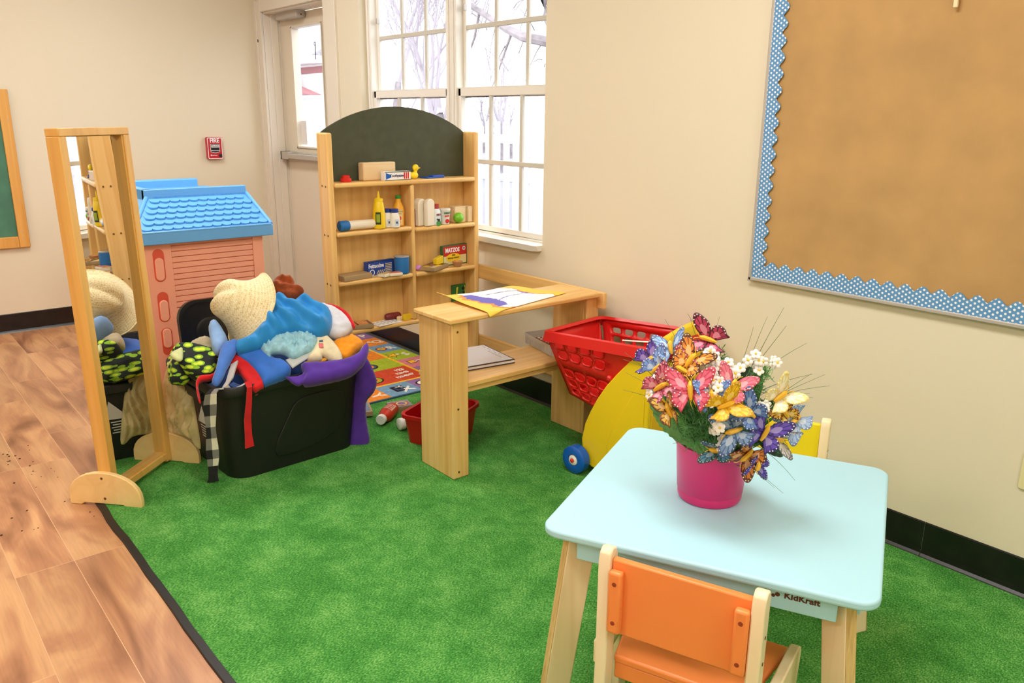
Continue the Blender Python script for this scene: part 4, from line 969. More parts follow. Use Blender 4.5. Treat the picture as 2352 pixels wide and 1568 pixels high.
mb.disc((.0106, .060, .080), .010, 'x', 16, 2, .0006); mb.disc((.0108, .060, .080), .0065, 'x', 16, 6, .001)
mb.build('carton', [mat('box_red', (196, 40, 36), .5), mat('box_cream', (226, 218, 160), .5), M['paper'], mat('box_green', (70, 104, 66), .5), mat('box_yellow', (246, 208, 40), .5), mat('box_ink', (90, 60, 20), .6), mat('seal_grey', (120, 140, 160), .5)], t, smooth=False)
t = thing('toy_bowl', 'small tan bowl of orange play food in front of the cracker box', 'toy food', (2.790, -.215, Z3))
mb = MB(); mb.lathe([(.013, 0), (.018, .002), (.028, .026), (.026, .027), (.016, .010)], 24); mb.build('bowl', mat('tan_bowl', (196, 140, 92), .5), t)
mb = MB(); mb.sphere((0, 0, .020), .024, 16, 0, (1, 1, .4)); mb.build('food', mat('orange_food', (226, 150, 84), .7, var=.3, vscale=120), t)
t = thing('green_card', 'dark green picture card standing against the lower back panel', 'card', (2.712, -.150, Z4), 0)
mb = MB(); mb.box(-.006, -.047, 0, .006, .047, .122, 0); mb.add([(.0063, -.025, .06), (.0063, -.018, .06), (.0063, -.010, .112), (.0063, -.022, .108)], [(0, 1, 2, 3)], 1); mb.disc((.0062, .022, .10), .010, 'x', 12, 2, .0006); mb.disc((.0062, .024, .078), .008, 'x', 12, 2, .0006); mb.add([(.0063, .034, .05), (.0063, .038, .05), (.0063, .034, .115), (.0063, .030, .115)], [(0, 1, 2, 3)], 1)
mb.build('card', [mat('forest_card', (40, 110, 50), .5), mat('card_yellow', (220, 210, 60), .5), mat('card_dark', (24, 34, 18), .5)], t, smooth=False)
# bottom shelf
t = thing('toy_sausage', 'maroon toy sausage lying at the back of the lowest shelf', 'toy food', (2.733, -.570, Z4 + .018))
mb = MB(); mb.sphere((0, 0, 0), .018, 16, 0, (1, 1, 1)); mb = MB(); mb.T = Matrix.Rotation(math.radians(-90), 4, 'X'); mb.lathe([(.004, -.045), (.013, -.041), (.0175, -.032), (.0175, .032), (.013, .041), (.004, .045)], 18); mb.build('sausage', mat('maroon_sausage', (120, 38, 40), .35), t)
rblock('toy_butter', 'yellow toy butter stick on the lowest shelf by the counter', 'toy food', (2.765, -.500, Z4), (.026, .070, .026), 20, mat('butter_yellow', (240, 206, 40), .4), .002)
rblock('toy_bread_piece', 'small tan wooden wedge leaning on the butter stick', 'toy food', (2.772, -.555, Z4), (.02, .03, .022), 35, M['blockwood'], .003)
t = thing('picture_card', 'white illustrated card lying at the front of the lowest shelf', 'card', (2.765, -.615, Z4), math.radians(8))
mb = MB(); mb.box(-.040, -.085, 0, .040, .055, .003, 0)
for i in range(5):
    for j in range(3): mb.box(-.032 + j * .022, -.078 + i * .025, .003, -.018 + j * .022, -.062 + i * .025, .0036, 1)
mb.build('card', [M['paper'], mat('pale_print', (190, 186, 170), .7)], t, smooth=False)
t = thing('food_crate', 'shallow wooden crate of orange pieces at the left of the lowest shelf', 'toy crate', (2.757, -.790, Z4), math.radians(-10))
mb = MB(); mb.box(-.045, -.075, 0, .045, .075, .004)
for b in ((-.045, -.075, 0, .045, -.070, .02), (-.045, .070, 0, .045, .075, .02), (-.045, -.07, 0, -.040, .07, .02), (.040, -.07, 0, .045, .07, .02)): mb.box(*b)
mb.build('crate', M['blockwood_d'], t)
for y in (-.03, .03): mb = MB(); mb.box(-.035, y - .025, .004, .035, y + .025, .022); mb.build('food_piece', mat('pizza_orange_%d' % (y > 0), (224, 150, 90), .6, var=.25, vscale=90), t)
# ------------------------------------------------------------------ playhouse
ph = thing('toy_playhouse', 'coral toy playhouse with sky blue scalloped roof beside the left wall', 'playhouse', (0, 0, 0))
HX0, HX1, HY0, HY1, HZ = .95, 2.03, -1.50, -.912, .81
mb = MB()
# front wall (facing +x) with grooved siding and two corner pilasters
PW = .125
mb.box(HX1 - .03, HY0, 0, HX1, HY0 + PW, HZ); mb.box(HX1 - .03, HY1 - .055, 0, HX1, HY1, HZ)
z = 0.0; rows = 29; rh = HZ / rows
for k in range(rows):
    mb.box(HX1 - .03, HY0 + PW, z + .0035, HX1 - .004, HY1 - .055, z + rh); mb.box(HX1 - .03, HY0 + PW, z, HX1 - .011, HY1 - .055, z + .0035); z += rh
mb.build('front_wall', M['coral'], ph, bevel=.0018)
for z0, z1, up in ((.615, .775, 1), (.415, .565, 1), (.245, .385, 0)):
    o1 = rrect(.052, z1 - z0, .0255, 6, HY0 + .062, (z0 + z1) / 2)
    mb = MB(); mb.prism(o1, HX1 - .002, HX1 + .0012, 'yz', 0); mb.build('recess_shade', M['coral_shade'], ph, smooth=False)  # raised plate; the shade of a recess is put into its darker coral
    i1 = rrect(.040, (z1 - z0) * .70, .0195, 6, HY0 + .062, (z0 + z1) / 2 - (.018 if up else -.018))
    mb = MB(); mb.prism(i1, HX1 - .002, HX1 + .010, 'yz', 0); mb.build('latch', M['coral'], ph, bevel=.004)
# side wall facing the mirror (-y) with an open doorway framed in white
mb = MB(); mb.box(HX1 - .20, HY0, 0, HX1 - .0305, HY0 + .03, HZ); mb.box(HX0, HY0, 0, HX0 + .2, HY0 + .03, HZ); mb.box(HX0 + .2, HY0, .62, HX1 - .2, HY0 + .03, HZ)
mb.build('side_wall', M['coral'], ph, bevel=.003)
mb = MB()
for b in ((HX1 - .2, HY0 - .012, 0, HX1 - .16, HY0 - .0005, .64), (HX0 + .16, HY0 - .012, 0, HX0 + .2, HY0 - .0005, .64), (HX0 + .16, HY0 - .012, .64, HX1 - .16, HY0 - .0005, .68)): mb.box(*b)
for z0 in (.05, .25, .45): mb.box(HX1 - .16, HY0 - .014, z0, HX1 - .02, HY0 - .0005, z0 + .15)
mb.build('door_surround', M['cream'], ph, bevel=.003)
mb = MB(); mb.box(HX0, HY1 - .03, 0, HX1 - .0305, HY1, HZ); mb.build('side_wall', M['coral'], ph, bevel=.003)
mb = MB(); mb.box(HX0, HY0 + .03, 0, HX0 + .03, HY1 - .03, HZ); mb.build('rear_wall', M['coral'], ph, bevel=.003)
# roof: hip on the mirror side, straight gable on the window side
EX, EY0, EY1 = HX1 + .04, HY0 - .06, HY1 + .045
ez0, ez1 = .800, .855
rx, rz, ry0 = 1.80, .995, -1.40
mb = MB()
mb.box(HX0 - .03, EY0, ez0, EX, EY1, ez1, 0)
A_ = [(EX - .004, EY0 + .004, ez1), (EX - .004, EY1 - .004, ez1), (rx, EY1 - .02, rz), (rx, ry0, rz)]
B_ = [(HX0, EY0 + .004, ez1), (HX0, EY1 - .004, ez1), (1.18, EY1 - .02, rz), (1.18, ry0, rz)]
mb.add(A_ + B_, [(0, 1, 2, 3), (4, 7, 6, 5), (0, 3, 7, 4), (1, 5, 6, 2), (3, 2, 6, 7), (0, 4, 5, 1)], 0)
# ridge flange that turns the corner
mb.box(rx - .035, ry0 - .01, rz - .01, rx + .006, EY1 - .022, rz + .042, 0); mb.box(1.16, ry0 - .01, rz - .01, rx - .0, ry0 + .03, rz + .042, 0)
# border beads along hip and verge
def bead(p, q, r=.011): mb.tube([p, q], r, 6, 0)
bead((EX - .006, EY0 + .006, ez1 + .004), (rx, ry0, rz + .004)); bead((EX - .006, EY1 - .006, ez1 + .004), (rx, EY1 - .022, rz + .004)); bead((EX - .006, EY0 + .006, ez1 + .002), (EX - .006, EY1 - .006, ez1 + .002), .008)
roof = mb.build('roof', M['sky'], ph, bevel=.006)
# scalloped shingles in relief on the front slope
mb = MB(); up = Vector((rx - EX, 0, rz - ez1)); Ls = up.length; up.normalize(); nn = Vector((-up.z, 0, up.x)); nn = nn if nn.z > 0 else -nn
R_ = 6; pitch = (Ls - .02) / R_
for r in range(R_ + 1):
    s0 = .012 + r * pitch
    t = s0 / Ls; ya = EY0 + .02 + (ry0 - EY0) * t; yb = EY1 - .018 - .012 * t
    w = .0475; y = yb - (w / 2 if r % 2 else 0)
    while y - w > ya + .004:
        pts = [(y, s0 + pitch * 1.02), (y - w, s0 + pitch * 1.02), (y - w, s0 + pitch * .48)] + [(y - w / 2 - w / 2 * math.cos(a), s0 + pitch * .48 - pitch * .44 * math.sin(a)) for a in [PI * k / 8 for k in range(1, 8)]] + [(y, s0 + pitch * .48)]
        base = Vector((EX, 0, ez1)); V = []
        for (py, ps) in pts:
            f = min(1, max(0, (s0 + pitch * 1.02 - ps) / pitch)); ps = min(ps, Ls - .004)
            V.append(tuple(base + up * ps + Vector((0, py, 0)) + nn * (.0005 + .0095 * f)))
        V2 = [tuple(Vector(p) - nn * .009) for p in V]; k = len(V)
        mb.add(V + V2, [tuple(range(k)), tuple(range(2 * k - 1, k - 1, -1))] + [(i, k + i, k + (i + 1) % k, (i + 1) % k) for i in range(k)], 0)
        y -= w
mb.build('shingles', M['sky'], ph, smooth=False)
mb = MB(); mb.box(1.165, -1.44, .98, 1.205, -.935, 1.040); mb.build('rear_gable', M['sky'], ph, bevel=.008)

# ------------------------------------------------------------------ tote and its lid
to = thing('storage_tote', 'large black plastic storage tote overflowing with dress-up clothes', 'storage bin', (2.885, -1.295, .008), math.radians(3))
def rring(w, h, r, z, n=6): return [(p[0], p[1], z) for p in rrect(w, h, r, n)]
rings = [rring(.44, .50, .05, .012), rring(.475, .535, .07, 0.0), rring(.49, .545, .075, .02), rring(.545, .605, .085, .345), rring(.56, .62, .088, .35), rring(.565, .625, .088, .392), rring(.60, .66, .095, .394), rring(.61, .67, .097, .400), rring(.61, .67, .097, .372), rring(.60, .66, .095, .370), rring(.59, .65, .093, .372), rring(.595, .655, .094, .388)]
outer = [rring(.44, .50, .05, .012), rring(.475, .535, .07, 0.004), rring(.50, .555, .075, .0), rring(.505, .56, .078, .02), rring(.565, .625, .088, .352), rring(.60, .66, .095, .356), rring(.606, .668, .097, .362), rring(.606, .668, .097, .394), rring(.598, .660, .095, .400), rring(.575, .637, .09, .396), rring(.550, .612, .085, .35), rring(.49, .545, .07, .02), rring(.44, .50, .05, .016)]
mb = MB(); k = len(outer[0]); V = [p for r in outer for p in r]
F = [tuple(range(k))[::-1]] + [(a * k + i, a * k + (i + 1) % k, (a + 1) * k + (i + 1) % k, (a + 1) * k + i) for a in range(len(outer) - 1) for i in range(k)] + [tuple((len(outer) - 1) * k + i for i in range(k))]
mb.add(V, F); mb.build('tote_body', M['tote'], to, angle=.9)
# shallow pressed panel on the long side
mb = MB(); P_ = [(-.10, .06), (.17, .10), (.20, .27), (.02, .29), (-.05, .22)]
P2 = catmull(P_, 4); V = []
for y, z in P2: V.append((.2525 + z * .091 + .0035, y, z))
V2 = [(.2525 + z * .091 - .004, y, z) for y, z in P2]; k = len(V)
mb.add(V + V2, [tuple(range(k)), tuple(range(2 * k - 1, k - 1, -1))] + [(i, k + i, k + (i + 1) % k, (i + 1) % k) for i in range(k)]); mb.build('side_panel', M['tote'], to, bevel=.003)
mb = MB(); mb.box(-.09, -.3285, .30, .09, -.300, .345); mb.build('handle', M['tote'], to, bevel=.008)
# torn white sticker on the end that the mirror shows
mb = MB(); yy = lambda z: -(.280 + (z - .02) * .0975) - .0025
def st(pts, mi): mb.add([(x, yy(z) - .0006 * mi, z) for x, z in pts], [tuple(range(len(pts)))], mi)
st([(-.02, .11), (.07, .11), (.07, .19), (-.02, .19)], 0); st([(-.01, .20), (.05, .27), (.075, .19), (-.02, .185)], 1)
for q in range(5): st([(0, .125 + q * .012), (.055 - .006 * (q % 2), .125 + q * .012), (.055 - .006 * (q % 2), .130 + q * .012), (0, .130 + q * .012)], 1)
mb.build('torn_sticker', [mat('sticker_black', (16, 16, 16), .5), mat('sticker_white', (226, 226, 222), .5)], to, smooth=False)
lid = thing('tote_cover', 'black tote lid leaning upright between the clothes pile and the coral playhouse', 'lid', (2.47, -1.19, .014))
lid.rotation_euler = (math.radians(-1), math.radians(-9), math.radians(3))
mb = MB(); o1 = rrect(.62, .575, .085, 8, 0, .2875); mb.prism([(p[0], p[1]) for p in o1], -.006, .0, 'yz', 0)
o2 = rrect(.62, .575, .085, 8, 0, .2875); i2 = rrect(.59, .545, .075, 8, 0, .2875); k = len(o2)
V = [(.0, p[0], p[1]) for p in o2] + [(.022, p[0], p[1]) for p in o2] + [(.022, p[0], p[1]) for p in i2] + [(0, p[0], p[1]) for p in i2]
mb.add(V, [(a * k + i, a * k + (i + 1) % k, ((a + 1) % 4) * k + (i + 1) % k, ((a + 1) % 4) * k + i) for a in range(4) for i in range(k)])
mb.add([(p[0] * 0 + .004, p[0], p[1]) for p in rrect(.44, .38, .06, 6, 0, .2875)] + [(.0, p[0], p[1]) for p in rrect(.46, .40, .06, 6, 0, .2875)], [tuple(range(28))] + [(i, (i + 1) % 28, 28 + (i + 1) % 28, 28 + i) for i in range(28)])
mb.build('lid_shell', mat('glossy_black_lid', (20, 20, 19), .28), lid, angle=.8)

# ------------------------------------------------------------------ dress-up clothes
def item(o, label, cat, group=None): return tag(o, label, cat, group)
# folded dark clothes filling the tote (mostly hidden)
mb = MB(); V = []; F = []; n_ = 26
for j in range(n_ + 1):
    for i in range(n_ + 1):
        u = i / n_ * 2 - 1; v = j / n_ * 2 - 1; r = max(abs(u), abs(v)); x = u * .262; y = v * .285
        h = .30 + .15 * (1 - u * u) * (1 - v * v) + .02 * noise.noise(Vector((u * 3, v * 3, 8))); V.append((x - .02, y, h))
for j in range(n_):
    for i in range(n_): F.append((j * (n_ + 1) + i, j * (n_ + 1) + i + 1, (j + 1) * (n_ + 1) + i + 1, (j + 1) * (n_ + 1) + i))
mb.add(V, F); o = mb.build('folded_cloth', cloth('royal_blue_fleece', (44, 92, 176)), None, loc=(2.885, -1.295, .0), solid=.01)
item(o, 'royal blue cloth heap filling the tote beneath the other costumes', 'cloth')
G = 'dress-up clothes heaped on the tote'
P = PATCH
o = puff('patterned_cloth', off(P['green_cloth'], .0), .030, .07, M['leafprint'], fold=.008, fscale=26, seed=1, R=.03); item(o, 'black cloth with lime leaf print spilling over the left end of the tote', 'cloth')
fl = puff('turned_corner', off(P['green_flap'], .012), .010, .012, cloth('pale_lime_lining', (214, 222, 160)), fold=.003, fscale=40, seed=2, R=.015, step=.006, parent=o)
lob = ((2.80, -1.635, .42), (-.25, -.85, .45), [(-.17, -.035), (-.08, -.05), (.02, -.045), (.12, -.05), (.17, -.02), (.15, .045), (.05, .06), (-.06, .055), (-.15, .04)])
puff('hanging_fold', lob, .022, .05, M['leafprint'], fold=.008, fscale=26, seed=31, R=.028, parent=o)
o = puff('beige_cloth', P['beige'], .022, .05, cloth('oatmeal_cotton', (186, 170, 138)), fold=.008, fscale=34, seed=3, R=.03); item(o, 'oatmeal beige cloth crumpled behind the leaf print cloth', 'cloth')
o = puff('pale_blue_hood', P['pale_hood'], .030, .06, cloth('powder_blue_felt', (140, 178, 228)), fold=.008, fscale=26, seed=4, R=.028); item(o, 'pale blue felt hood standing up under the straw hat', 'costume')
cp = puff('superhero_cape', P['cape_body'], .022, .10, cloth('denim_blue_satin', (48, 108, 200), .6), fold=.004, fscale=16, seed=5, R=.035, sag=lambda a, b: .0); item(cp, 'bright blue cape with wide red trim draped over the front of the tote', 'cape')
redc = cloth('scarlet_felt', (208, 24, 28), .75)
puff('red_trim', off(P['cape_trim'], .006), .012, .05, redc, fold=.003, fscale=24, seed=6, R=.014, parent=cp, step=.006)
puff('red_trim', off(P['cape_trim_left'], .006), .010, .03, redc, fold=.004, fscale=30, seed=7, R=.012, parent=cp, step=.006)
mb = MB(); c0 = cp.location.copy(); pth = [(3.205, -1.500, .425), (3.226, -1.503, .408), (3.2245, -1.508, .36), (3.216, -1.517, .28), (3.206, -1.515, .21), (3.203, -1.513, .160)]
ribbon(mb, [Vector(p) - c0 for p in pth], [.026, .020, .022, .027, .028, .036], (-.05, 1, .05), .004); mb.build('tie_ribbon', redc, cp)
o = puff('blue_tail', P['blue_tail'], .020, .03, cloth('cornflower_felt', (74, 122, 206)), fold=.003, fscale=18, seed=8, R=.024); item(o, 'long pointed cornflower blue felt strip hanging below the straw hat', 'costume')
o = puff('satin_dress', P['blue_satin'], .036, .12, cloth('cerulean_satin', (44, 142, 214), .42, var=.04, sheen=.1, weave=.05), fold=.030, fscale=11, seed=9, R=.038, ridge=46, step=.007, fdir=(.8, .6)); item(o, 'shiny cerulean blue satin costume gathered in puffs on top of the heap', 'costume')
o = puff('tulle_skirt', P['tulle'], .020, .03, mat('pale_aqua_tulle', (158, 208, 222), .6, var=.1, vscale=40, alpha=.9, bump=.5, bscale=90), fold=.012, fscale=40, seed=10, R=.018, ridge=160, fdir=(1, -.2), step=.006); item(o, 'crinkled pale aqua tulle skirt spread below the satin costume', 'skirt')
o = puff('brown_satin', off(P['brown_satin'], .03), .030, .05, cloth('copper_satin', (160, 74, 34), .38, sheen=.1, weave=.05), fold=.022, fscale=26, seed=11, R=.024, ridge=70, fdir=(.4, 1), step=.006); item(o, 'copper brown satin scarf crumpled at the top of the heap', 'scarf')
o = puff('clear_sleeve', P['sleeve'], .006, .008, M['clear'], fold=.002, fscale=30, seed=12, R=.01, smooth_n=1); item(o, 'crinkled clear plastic sleeve sticking out beneath the tulle skirt', 'plastic bag')
cr = puff('cream_pants', P['cream'], .026, .05, cloth('cream_fleece', (232, 220, 184)), fold=.007, fscale=20, seed=13, R=.03); item(cr, 'cream cotton trousers with a small flag patch on the heap', 'trousers')
puff('flag_patch', off(P['flag'], -.008), .003, .006, cloth('faded_red_patch', (218, 120, 116)), R=.004, step=.004, smooth_n=1, parent=cr)
puff('flag_patch', off(P['flag_blue'], -.008), .003, .006, cloth('slate_patch', (84, 104, 122)), R=.004, step=.004, smooth_n=1, parent=cr)
wc = puff('white_cape', P['white_cape'], .024, .05, cloth('white_cotton', (214, 214, 222)), fold=.006, fscale=24, seed=14, R=.03, ridge=60, fdir=(.6, 1)); item(wc, 'white cape with a red hem at the right side of the heap', 'cape')
puff('red_hem', off(P['white_trim'], .002), .010, .02, redc, fold=.002, fscale=30, seed=15, R=.01, parent=wc, step=.005)
o = puff('orange_shirt', P['orange'], .022, .05, cloth('marigold_cotton', (236, 150, 30)), fold=.010, fscale=28, seed=16, R=.022); item(o, 'marigold orange shirt bunched at the right rim of the tote', 'shirt')
puff('orange_sleeve', off(P['orange_strip'], .0), .005, .02, cloth('marigold_cotton_b', (236, 160, 40)), R=.008, step=.006, seed=17, parent=o)
purp = cloth('violet_fleece', (84, 48, 154))
pp = puff('purple_trousers', P['pants_waist'], .026, .05, purp, fold=.006, fscale=14, seed=18, R=.030); item(pp, 'purple fleece trousers hung over the right rim of the tote', 'trousers')
puff('cuff', off(P['pants_cuff'], 0), .010, .016, purp, fold=.002, fscale=20, seed=19, R=.010, parent=pp, step=.005)
puff('trouser_leg', P['pants_leg'], .018, .018, purp, fold=.006, fscale=14, seed=20, R=.022, parent=pp, ridge=30, fdir=(1, .1))
o = puff('sheer_veil', P['veil'], .010, .004, mat('sheer_ivory_organza', (232, 214, 150), .45, var=.12, vscale=12, alpha=.58, bump=.4, bscale=30), fold=.022, fscale=14, seed=21, R=.02, ridge=110, fdir=(1, .05)); item(o, 'sheer ivory organza veil hanging down the left end of the tote', 'veil')
# black and white checked sash
mb = MB(); pth = [(3.165, -1.60, .405), (3.190, -1.622, .416), (3.198, -1.640, .404), (3.186, -1.642, .36), (3.172, -1.640, .31), (3.158, -1.638, .26), (3.146, -1.636, .21), (3.136, -1.634, .16), (3.128, -1.632, .12), (3.120, -1.632, .07), (3.112, -1.632, .03), (3.104, -1.632, .014)]
fine = []
for i in range(len(pth) - 1):
    for k in range(3): fine.append(Vector(pth[i]).lerp(Vector(pth[i + 1]), k / 3) + Vector((.002 * math.sin(i + k), 0, 0)))
fine.append(Vector(pth[-1]))
c0 = Vector(pth[0]); N_ = len(fine)
def chk(i, j):
    if i > N_ * .74: return 1
    a = (i // 3) % 2; b = 1 if j in (0, 4) else 0
    return (1 if b else 2) if a else (2 if b else 0)
ribbon(mb, [p - c0 for p in fine], [.042 - .006 * math.sin(i * .5) for i in range(N_)], (.55, .8, .1), .005, mis=chk)
o = mb.build('checked_sash', [cloth('sash_white', (226, 222, 206)), cloth('sash_black', (24, 24, 24)), cloth('sash_grey', (128, 126, 122))], loc=c0); item(o, 'black and white checked sash hanging over the near left corner of the tote', 'sash')
# grey strap with blue loop
mb = MB(); c0 = Vector((3.16, -1.55, .41))
ribbon(mb, [Vector(p) - c0 for p in ((3.10, -1.505, .475), (3.13, -1.525, .462), (3.155, -1.55, .43), (3.165, -1.575, .408), (3.172, -1.565, .392), (3.18, -1.535, .398), (3.185, -1.51, .41))], .030, (.35, .75, .5), .006); mb.v = [tuple(v) for v in mb.v]
o = mb.build('grey_strap', cloth('grey_webbing', (190, 184, 178)), loc=c0); item(o, 'curled grey strap with a blue lining inside the front corner of the tote', 'strap')
mb = MB(); ribbon(mb, [Vector(p) - c0 for p in ((3.163, -1.548, .416), (3.172, -1.53, .404), (3.178, -1.515, .402), (3.18, -1.50, .41))], .018, (.35, .75, .5), .004); mb.build('lining', cloth('strap_blue', (70, 100, 170)), o)
# straw hat
hat = thing('straw_hat', 'woven straw sun hat with a floppy brim lying tilted on the clothes heap', 'hat', (2.905, -1.352, .632))
prof = []
for k in range(9): a = PI / 2 * k / 8; prof.append((.078 * math.sin(a) + .0005, .150 - .050 * (1 - math.cos(a)) ))
prof += [(.084, .080), (.091, .062), (.099, .046), (.109, .030), (.121, .015), (.134, .002), (.146, -.008)]
n = 48; V = []; F = []
for i, (r, z) in enumerate(prof):
    for k in range(n):
        a = 2 * PI * k / n; br = max(0, (r - .085) / .061)
        rr_ = r * (1 + .05 * br * math.cos(2 * a + .4)); zz = z + br * (.016 * math.cos(2 * (a - .6)) + .006 * math.sin(a * 3)) + (1 - br) * -.016 * math.exp(-((math.cos(a - 1.2) * r) / .02) ** 2) * (1 if z > .1 else 0)
        V.append((rr_ * math.cos(a), rr_ * math.sin(a) * (1 - .08 * (1 - br)), zz))
for i in range(len(prof) - 1):
    for k in range(n): F.append((i * n + k, i * n + (k + 1) % n, (i + 1) * n + (k + 1) % n, (i + 1) * n + k))
F.append(tuple(range(n)))
mb = MB(); mb.add(V, F); hb = mb.build('hat_shell', M['straw'], hat, solid=.0035, angle=3, sub=1)
mb = MB(); e_ = (len(prof) - 1) * n; mb.tube([Vector(V[e_ + k % n]) for k in range(n + 1)], .0032, 6); mb.build('brim_binding', mat('pale_straw_braid', (240, 224, 172), .7, var=.1, vscale=60), hat)
Rv, Uv, Tv = Vector((.638, .770, .008)), Vector((-.211, .165, .964)), Vector((.740, -.617, .267))
ax = (Rv * -.70 + Uv * .38 + Tv * .60).normalized()
hat.scale = (1.06, 1.06, 1.06)
hat.rotation_mode = 'QUATERNION'; hat.rotation_quaternion = Vector((0, 0, 1)).rotation_difference(ax) @ __import__('mathutils').Quaternion((0, 0, 1), .9)

# ------------------------------------------------------------------ alphabet rug
rug = thing('alphabet_rug', 'colourful alphabet rug of letter squares under the market stand', 'rug', (0, 0, .0085))
cols = {'purple': (150, 112, 160), 'orange': (232, 138, 50), 'blue': (120, 156, 184), 'green': (168, 190, 54), 'pink': (214, 130, 140), 'red': (208, 80, 52), 'yellow': (246, 190, 50), 'white': (238, 232, 220), 'ink': (50, 40, 46), 'navy': (70, 96, 120)}
cn = list(cols); CI = {k: i for i, k in enumerate(cn)}
mb = MB(); RX0, RX1, RY0, RY1 = .75, 2.699, -.885, -.028
mb.box(RX0, RY0, 0, RX1, RY1, .006, CI['navy'])
def sq(x0, y0, x1, y1, c): mb.box(x0, y0, .006, x1, y1, .0066, CI[c])
def letter(t_, x, y, s, ang, c='white'):
    a = math.radians(ang); text(mb, t_, s, axes((x, y, .0069), (math.cos(a), math.sin(a), 0), (-math.sin(a), math.cos(a), 0), (0, 0, 1)), CI[c], .0003, .0022)
ex = [RX0 + .02, .93, 1.105, 1.28, 1.455, 1.63, 1.80, 1.965, 2.15, 2.325, 2.50]
cc = ['red', 'blue', 'green', 'pink', 'orange', 'purple', 'orange', 'blue', 'green', 'pink', 'purple']
seqL = 'KLMNOPQRSTU'
seqL = {4: 'O', 5: 'P', 6: 'Q', 7: 'R', 8: 'S', 9: 'T', 0: 'K', 1: 'L', 2: 'M', 3: 'N'}
ex[5:] = [1.63, 1.80, 1.965, 2.15, 2.325, 2.50]
lab = ['J', 'K', 'L', 'N', 'P', 'Q', 'R', 'S', 'T', 'U']
lab = ['K', 'L', 'M', 'O', 'P', 'Q', 'R', 'S', 'T']
names = dict(zip(range(9), ['J', 'L', 'M', 'O', 'P', 'Q', 'R', 'S', 'T']))
colc = ['blue', 'red', 'green', 'pink', 'purple', 'orange', 'blue', 'green', 'pink', 'blue']
lets = ['L', 'M', 'N', 'O', 'P', 'Q', 'R', 'S', 'T', 'U']
# squares between consecutive edges: P ends at 1.63..., Q 1.63-1.80, R 1.80-1.965, S 1.965-2.15, T 2.15-2.325, U 2.325-2.50
colc = ['blue', 'red', 'green', 'pink', 'purple', 'orange', 'blue', 'green', 'pink', 'purple']; lets = ['L', 'M', 'N', 'O', 'P', 'Q', 'R', 'S', 'T', 'U']
for i in range(10):
    sq(ex[i], -.205, ex[i + 1], RY1 - .012, colc[i]); xm = (ex[i] + ex[i + 1]) / 2
    letter(lets[i], xm + .01, -.085, .085, 100); letter(lets[i].lower(), xm - .015, -.13, .05, 100)
mb.box(RX0 + .02, -.222, .006, 2.505, -.205, .0068, CI['yellow'])
mb.box(2.495, RY0 + .02, .006, 2.512, -.205, .0068, CI['yellow'])
yb = [-.028, -.19, -.372, -.562, -.72, -.872]
for i, (c, L_) in enumerate(zip(['pink', 'purple', 'blue', 'orange', 'green'], 'VWXYZ')):
    sq(2.512, yb[i + 1], RX1 - .012, yb[i] if i else RY1 - .012, c); ym = (yb[i] + yb[i + 1]) / 2
    letter(L_, 2.625, ym + .03, .10, 8); letter(L_.lower(), 2.575, ym + .02, .06, 8)
sq(2.265, -.60, 2.495, -.222, 'red'); sq(2.07, -.60, 2.265, -.222, 'green'); sq(1.90, -.60, 2.07, -.222, 'orange'); sq(1.70, -.60, 1.90, -.222, 'blue'); sq(1.5, -.60, 1.7, -.222, 'pink')
for k, s_ in enumerate(('123', '12345', '1234567')): letter(s_, 2.32 + k * .055, -.29 - .015 * k, .034 if k else .042, 95)
for x0 in (1.5, 1.7, 1.9, 2.07, 2.28):
    sq(x0, -.87, x0 + .165, -.61, ('orange', 'blue', 'green', 'pink', 'purple')[int(x0 * 10) % 5])
# simple pictures: rainbow, star, pot, snail, camera, leaf
for r, c in ((.035, 'ink'), (.031, 'red'), (.024, 'yellow'), (.017, 'green'), (.010, 'blue')): mb.disc((1.89, -.150, .0066 + .0002 * (6 - r * 100)), r, 'z', 20, CI[c], .0006)
st_ = [(2.05 + (.040 if k % 2 == 0 else .018) * math.cos(PI * k / 5), -.165 + (.040 if k % 2 == 0 else .018) * math.sin(PI * k / 5)) for k in range(10)]
st2 = [(2.05 + (.050 if k % 2 == 0 else .022) * math.cos(PI * k / 5), -.165 + (.050 if k % 2 == 0 else .022) * math.sin(PI * k / 5)) for k in range(10)]
mb.prism(st2, .0066, .0070, 'xy', CI['ink']); mb.prism(st_, .0070, .0074, 'xy', CI['yellow'])
mb.box(2.20, -.17, .0066, 2.255, -.12, .0071, CI['ink']); mb.box(2.206, -.165, .0071, 2.25, -.125, .0075, CI['yellow']); mb.box(2.222, -.13, .0066, 2.232, -.06, .0071, CI['ink'])
for (x, y, cols_) in ((2.17, -.40, ('ink', 'navy', 'orange', 'navy', 'yellow')), (2.40, -.50, ('ink', 'green', 'orange', 'ink', 'yellow')), (2.0, -.45, ('ink', 'red', 'yellow', 'ink', 'orange'))):
    for r, c in zip((.055, .046, .032, .02, .012), cols_): mb.disc((x, y, .0067 + .0002 * (1 - r * 10)), r, 'z', 18, CI[c], .0004 + (.06 - r) * .012)
mb.box(2.555, -.50, .0066, 2.64, -.43, .0070, CI['ink']); mb.box(2.575, -.485, .0070, 2.62, -.445, .0074, CI['navy']); mb.disc((2.598, -.465, .0074), .014, 'z', 12, CI['ink'], .0004)
mb.disc((2.59, -.31, .0066), .04, 'z', 14, CI['ink'], .0005); mb.disc((2.59, -.31, .0071), .03, 'z', 14, CI['white'], .0005)
rm = [mat('rug_' + k, v, .95, var=.08, vscale=60, spec=.1) for k, v in cols.items()]
mb.build('rug_pile', rm, rug, smooth=False)

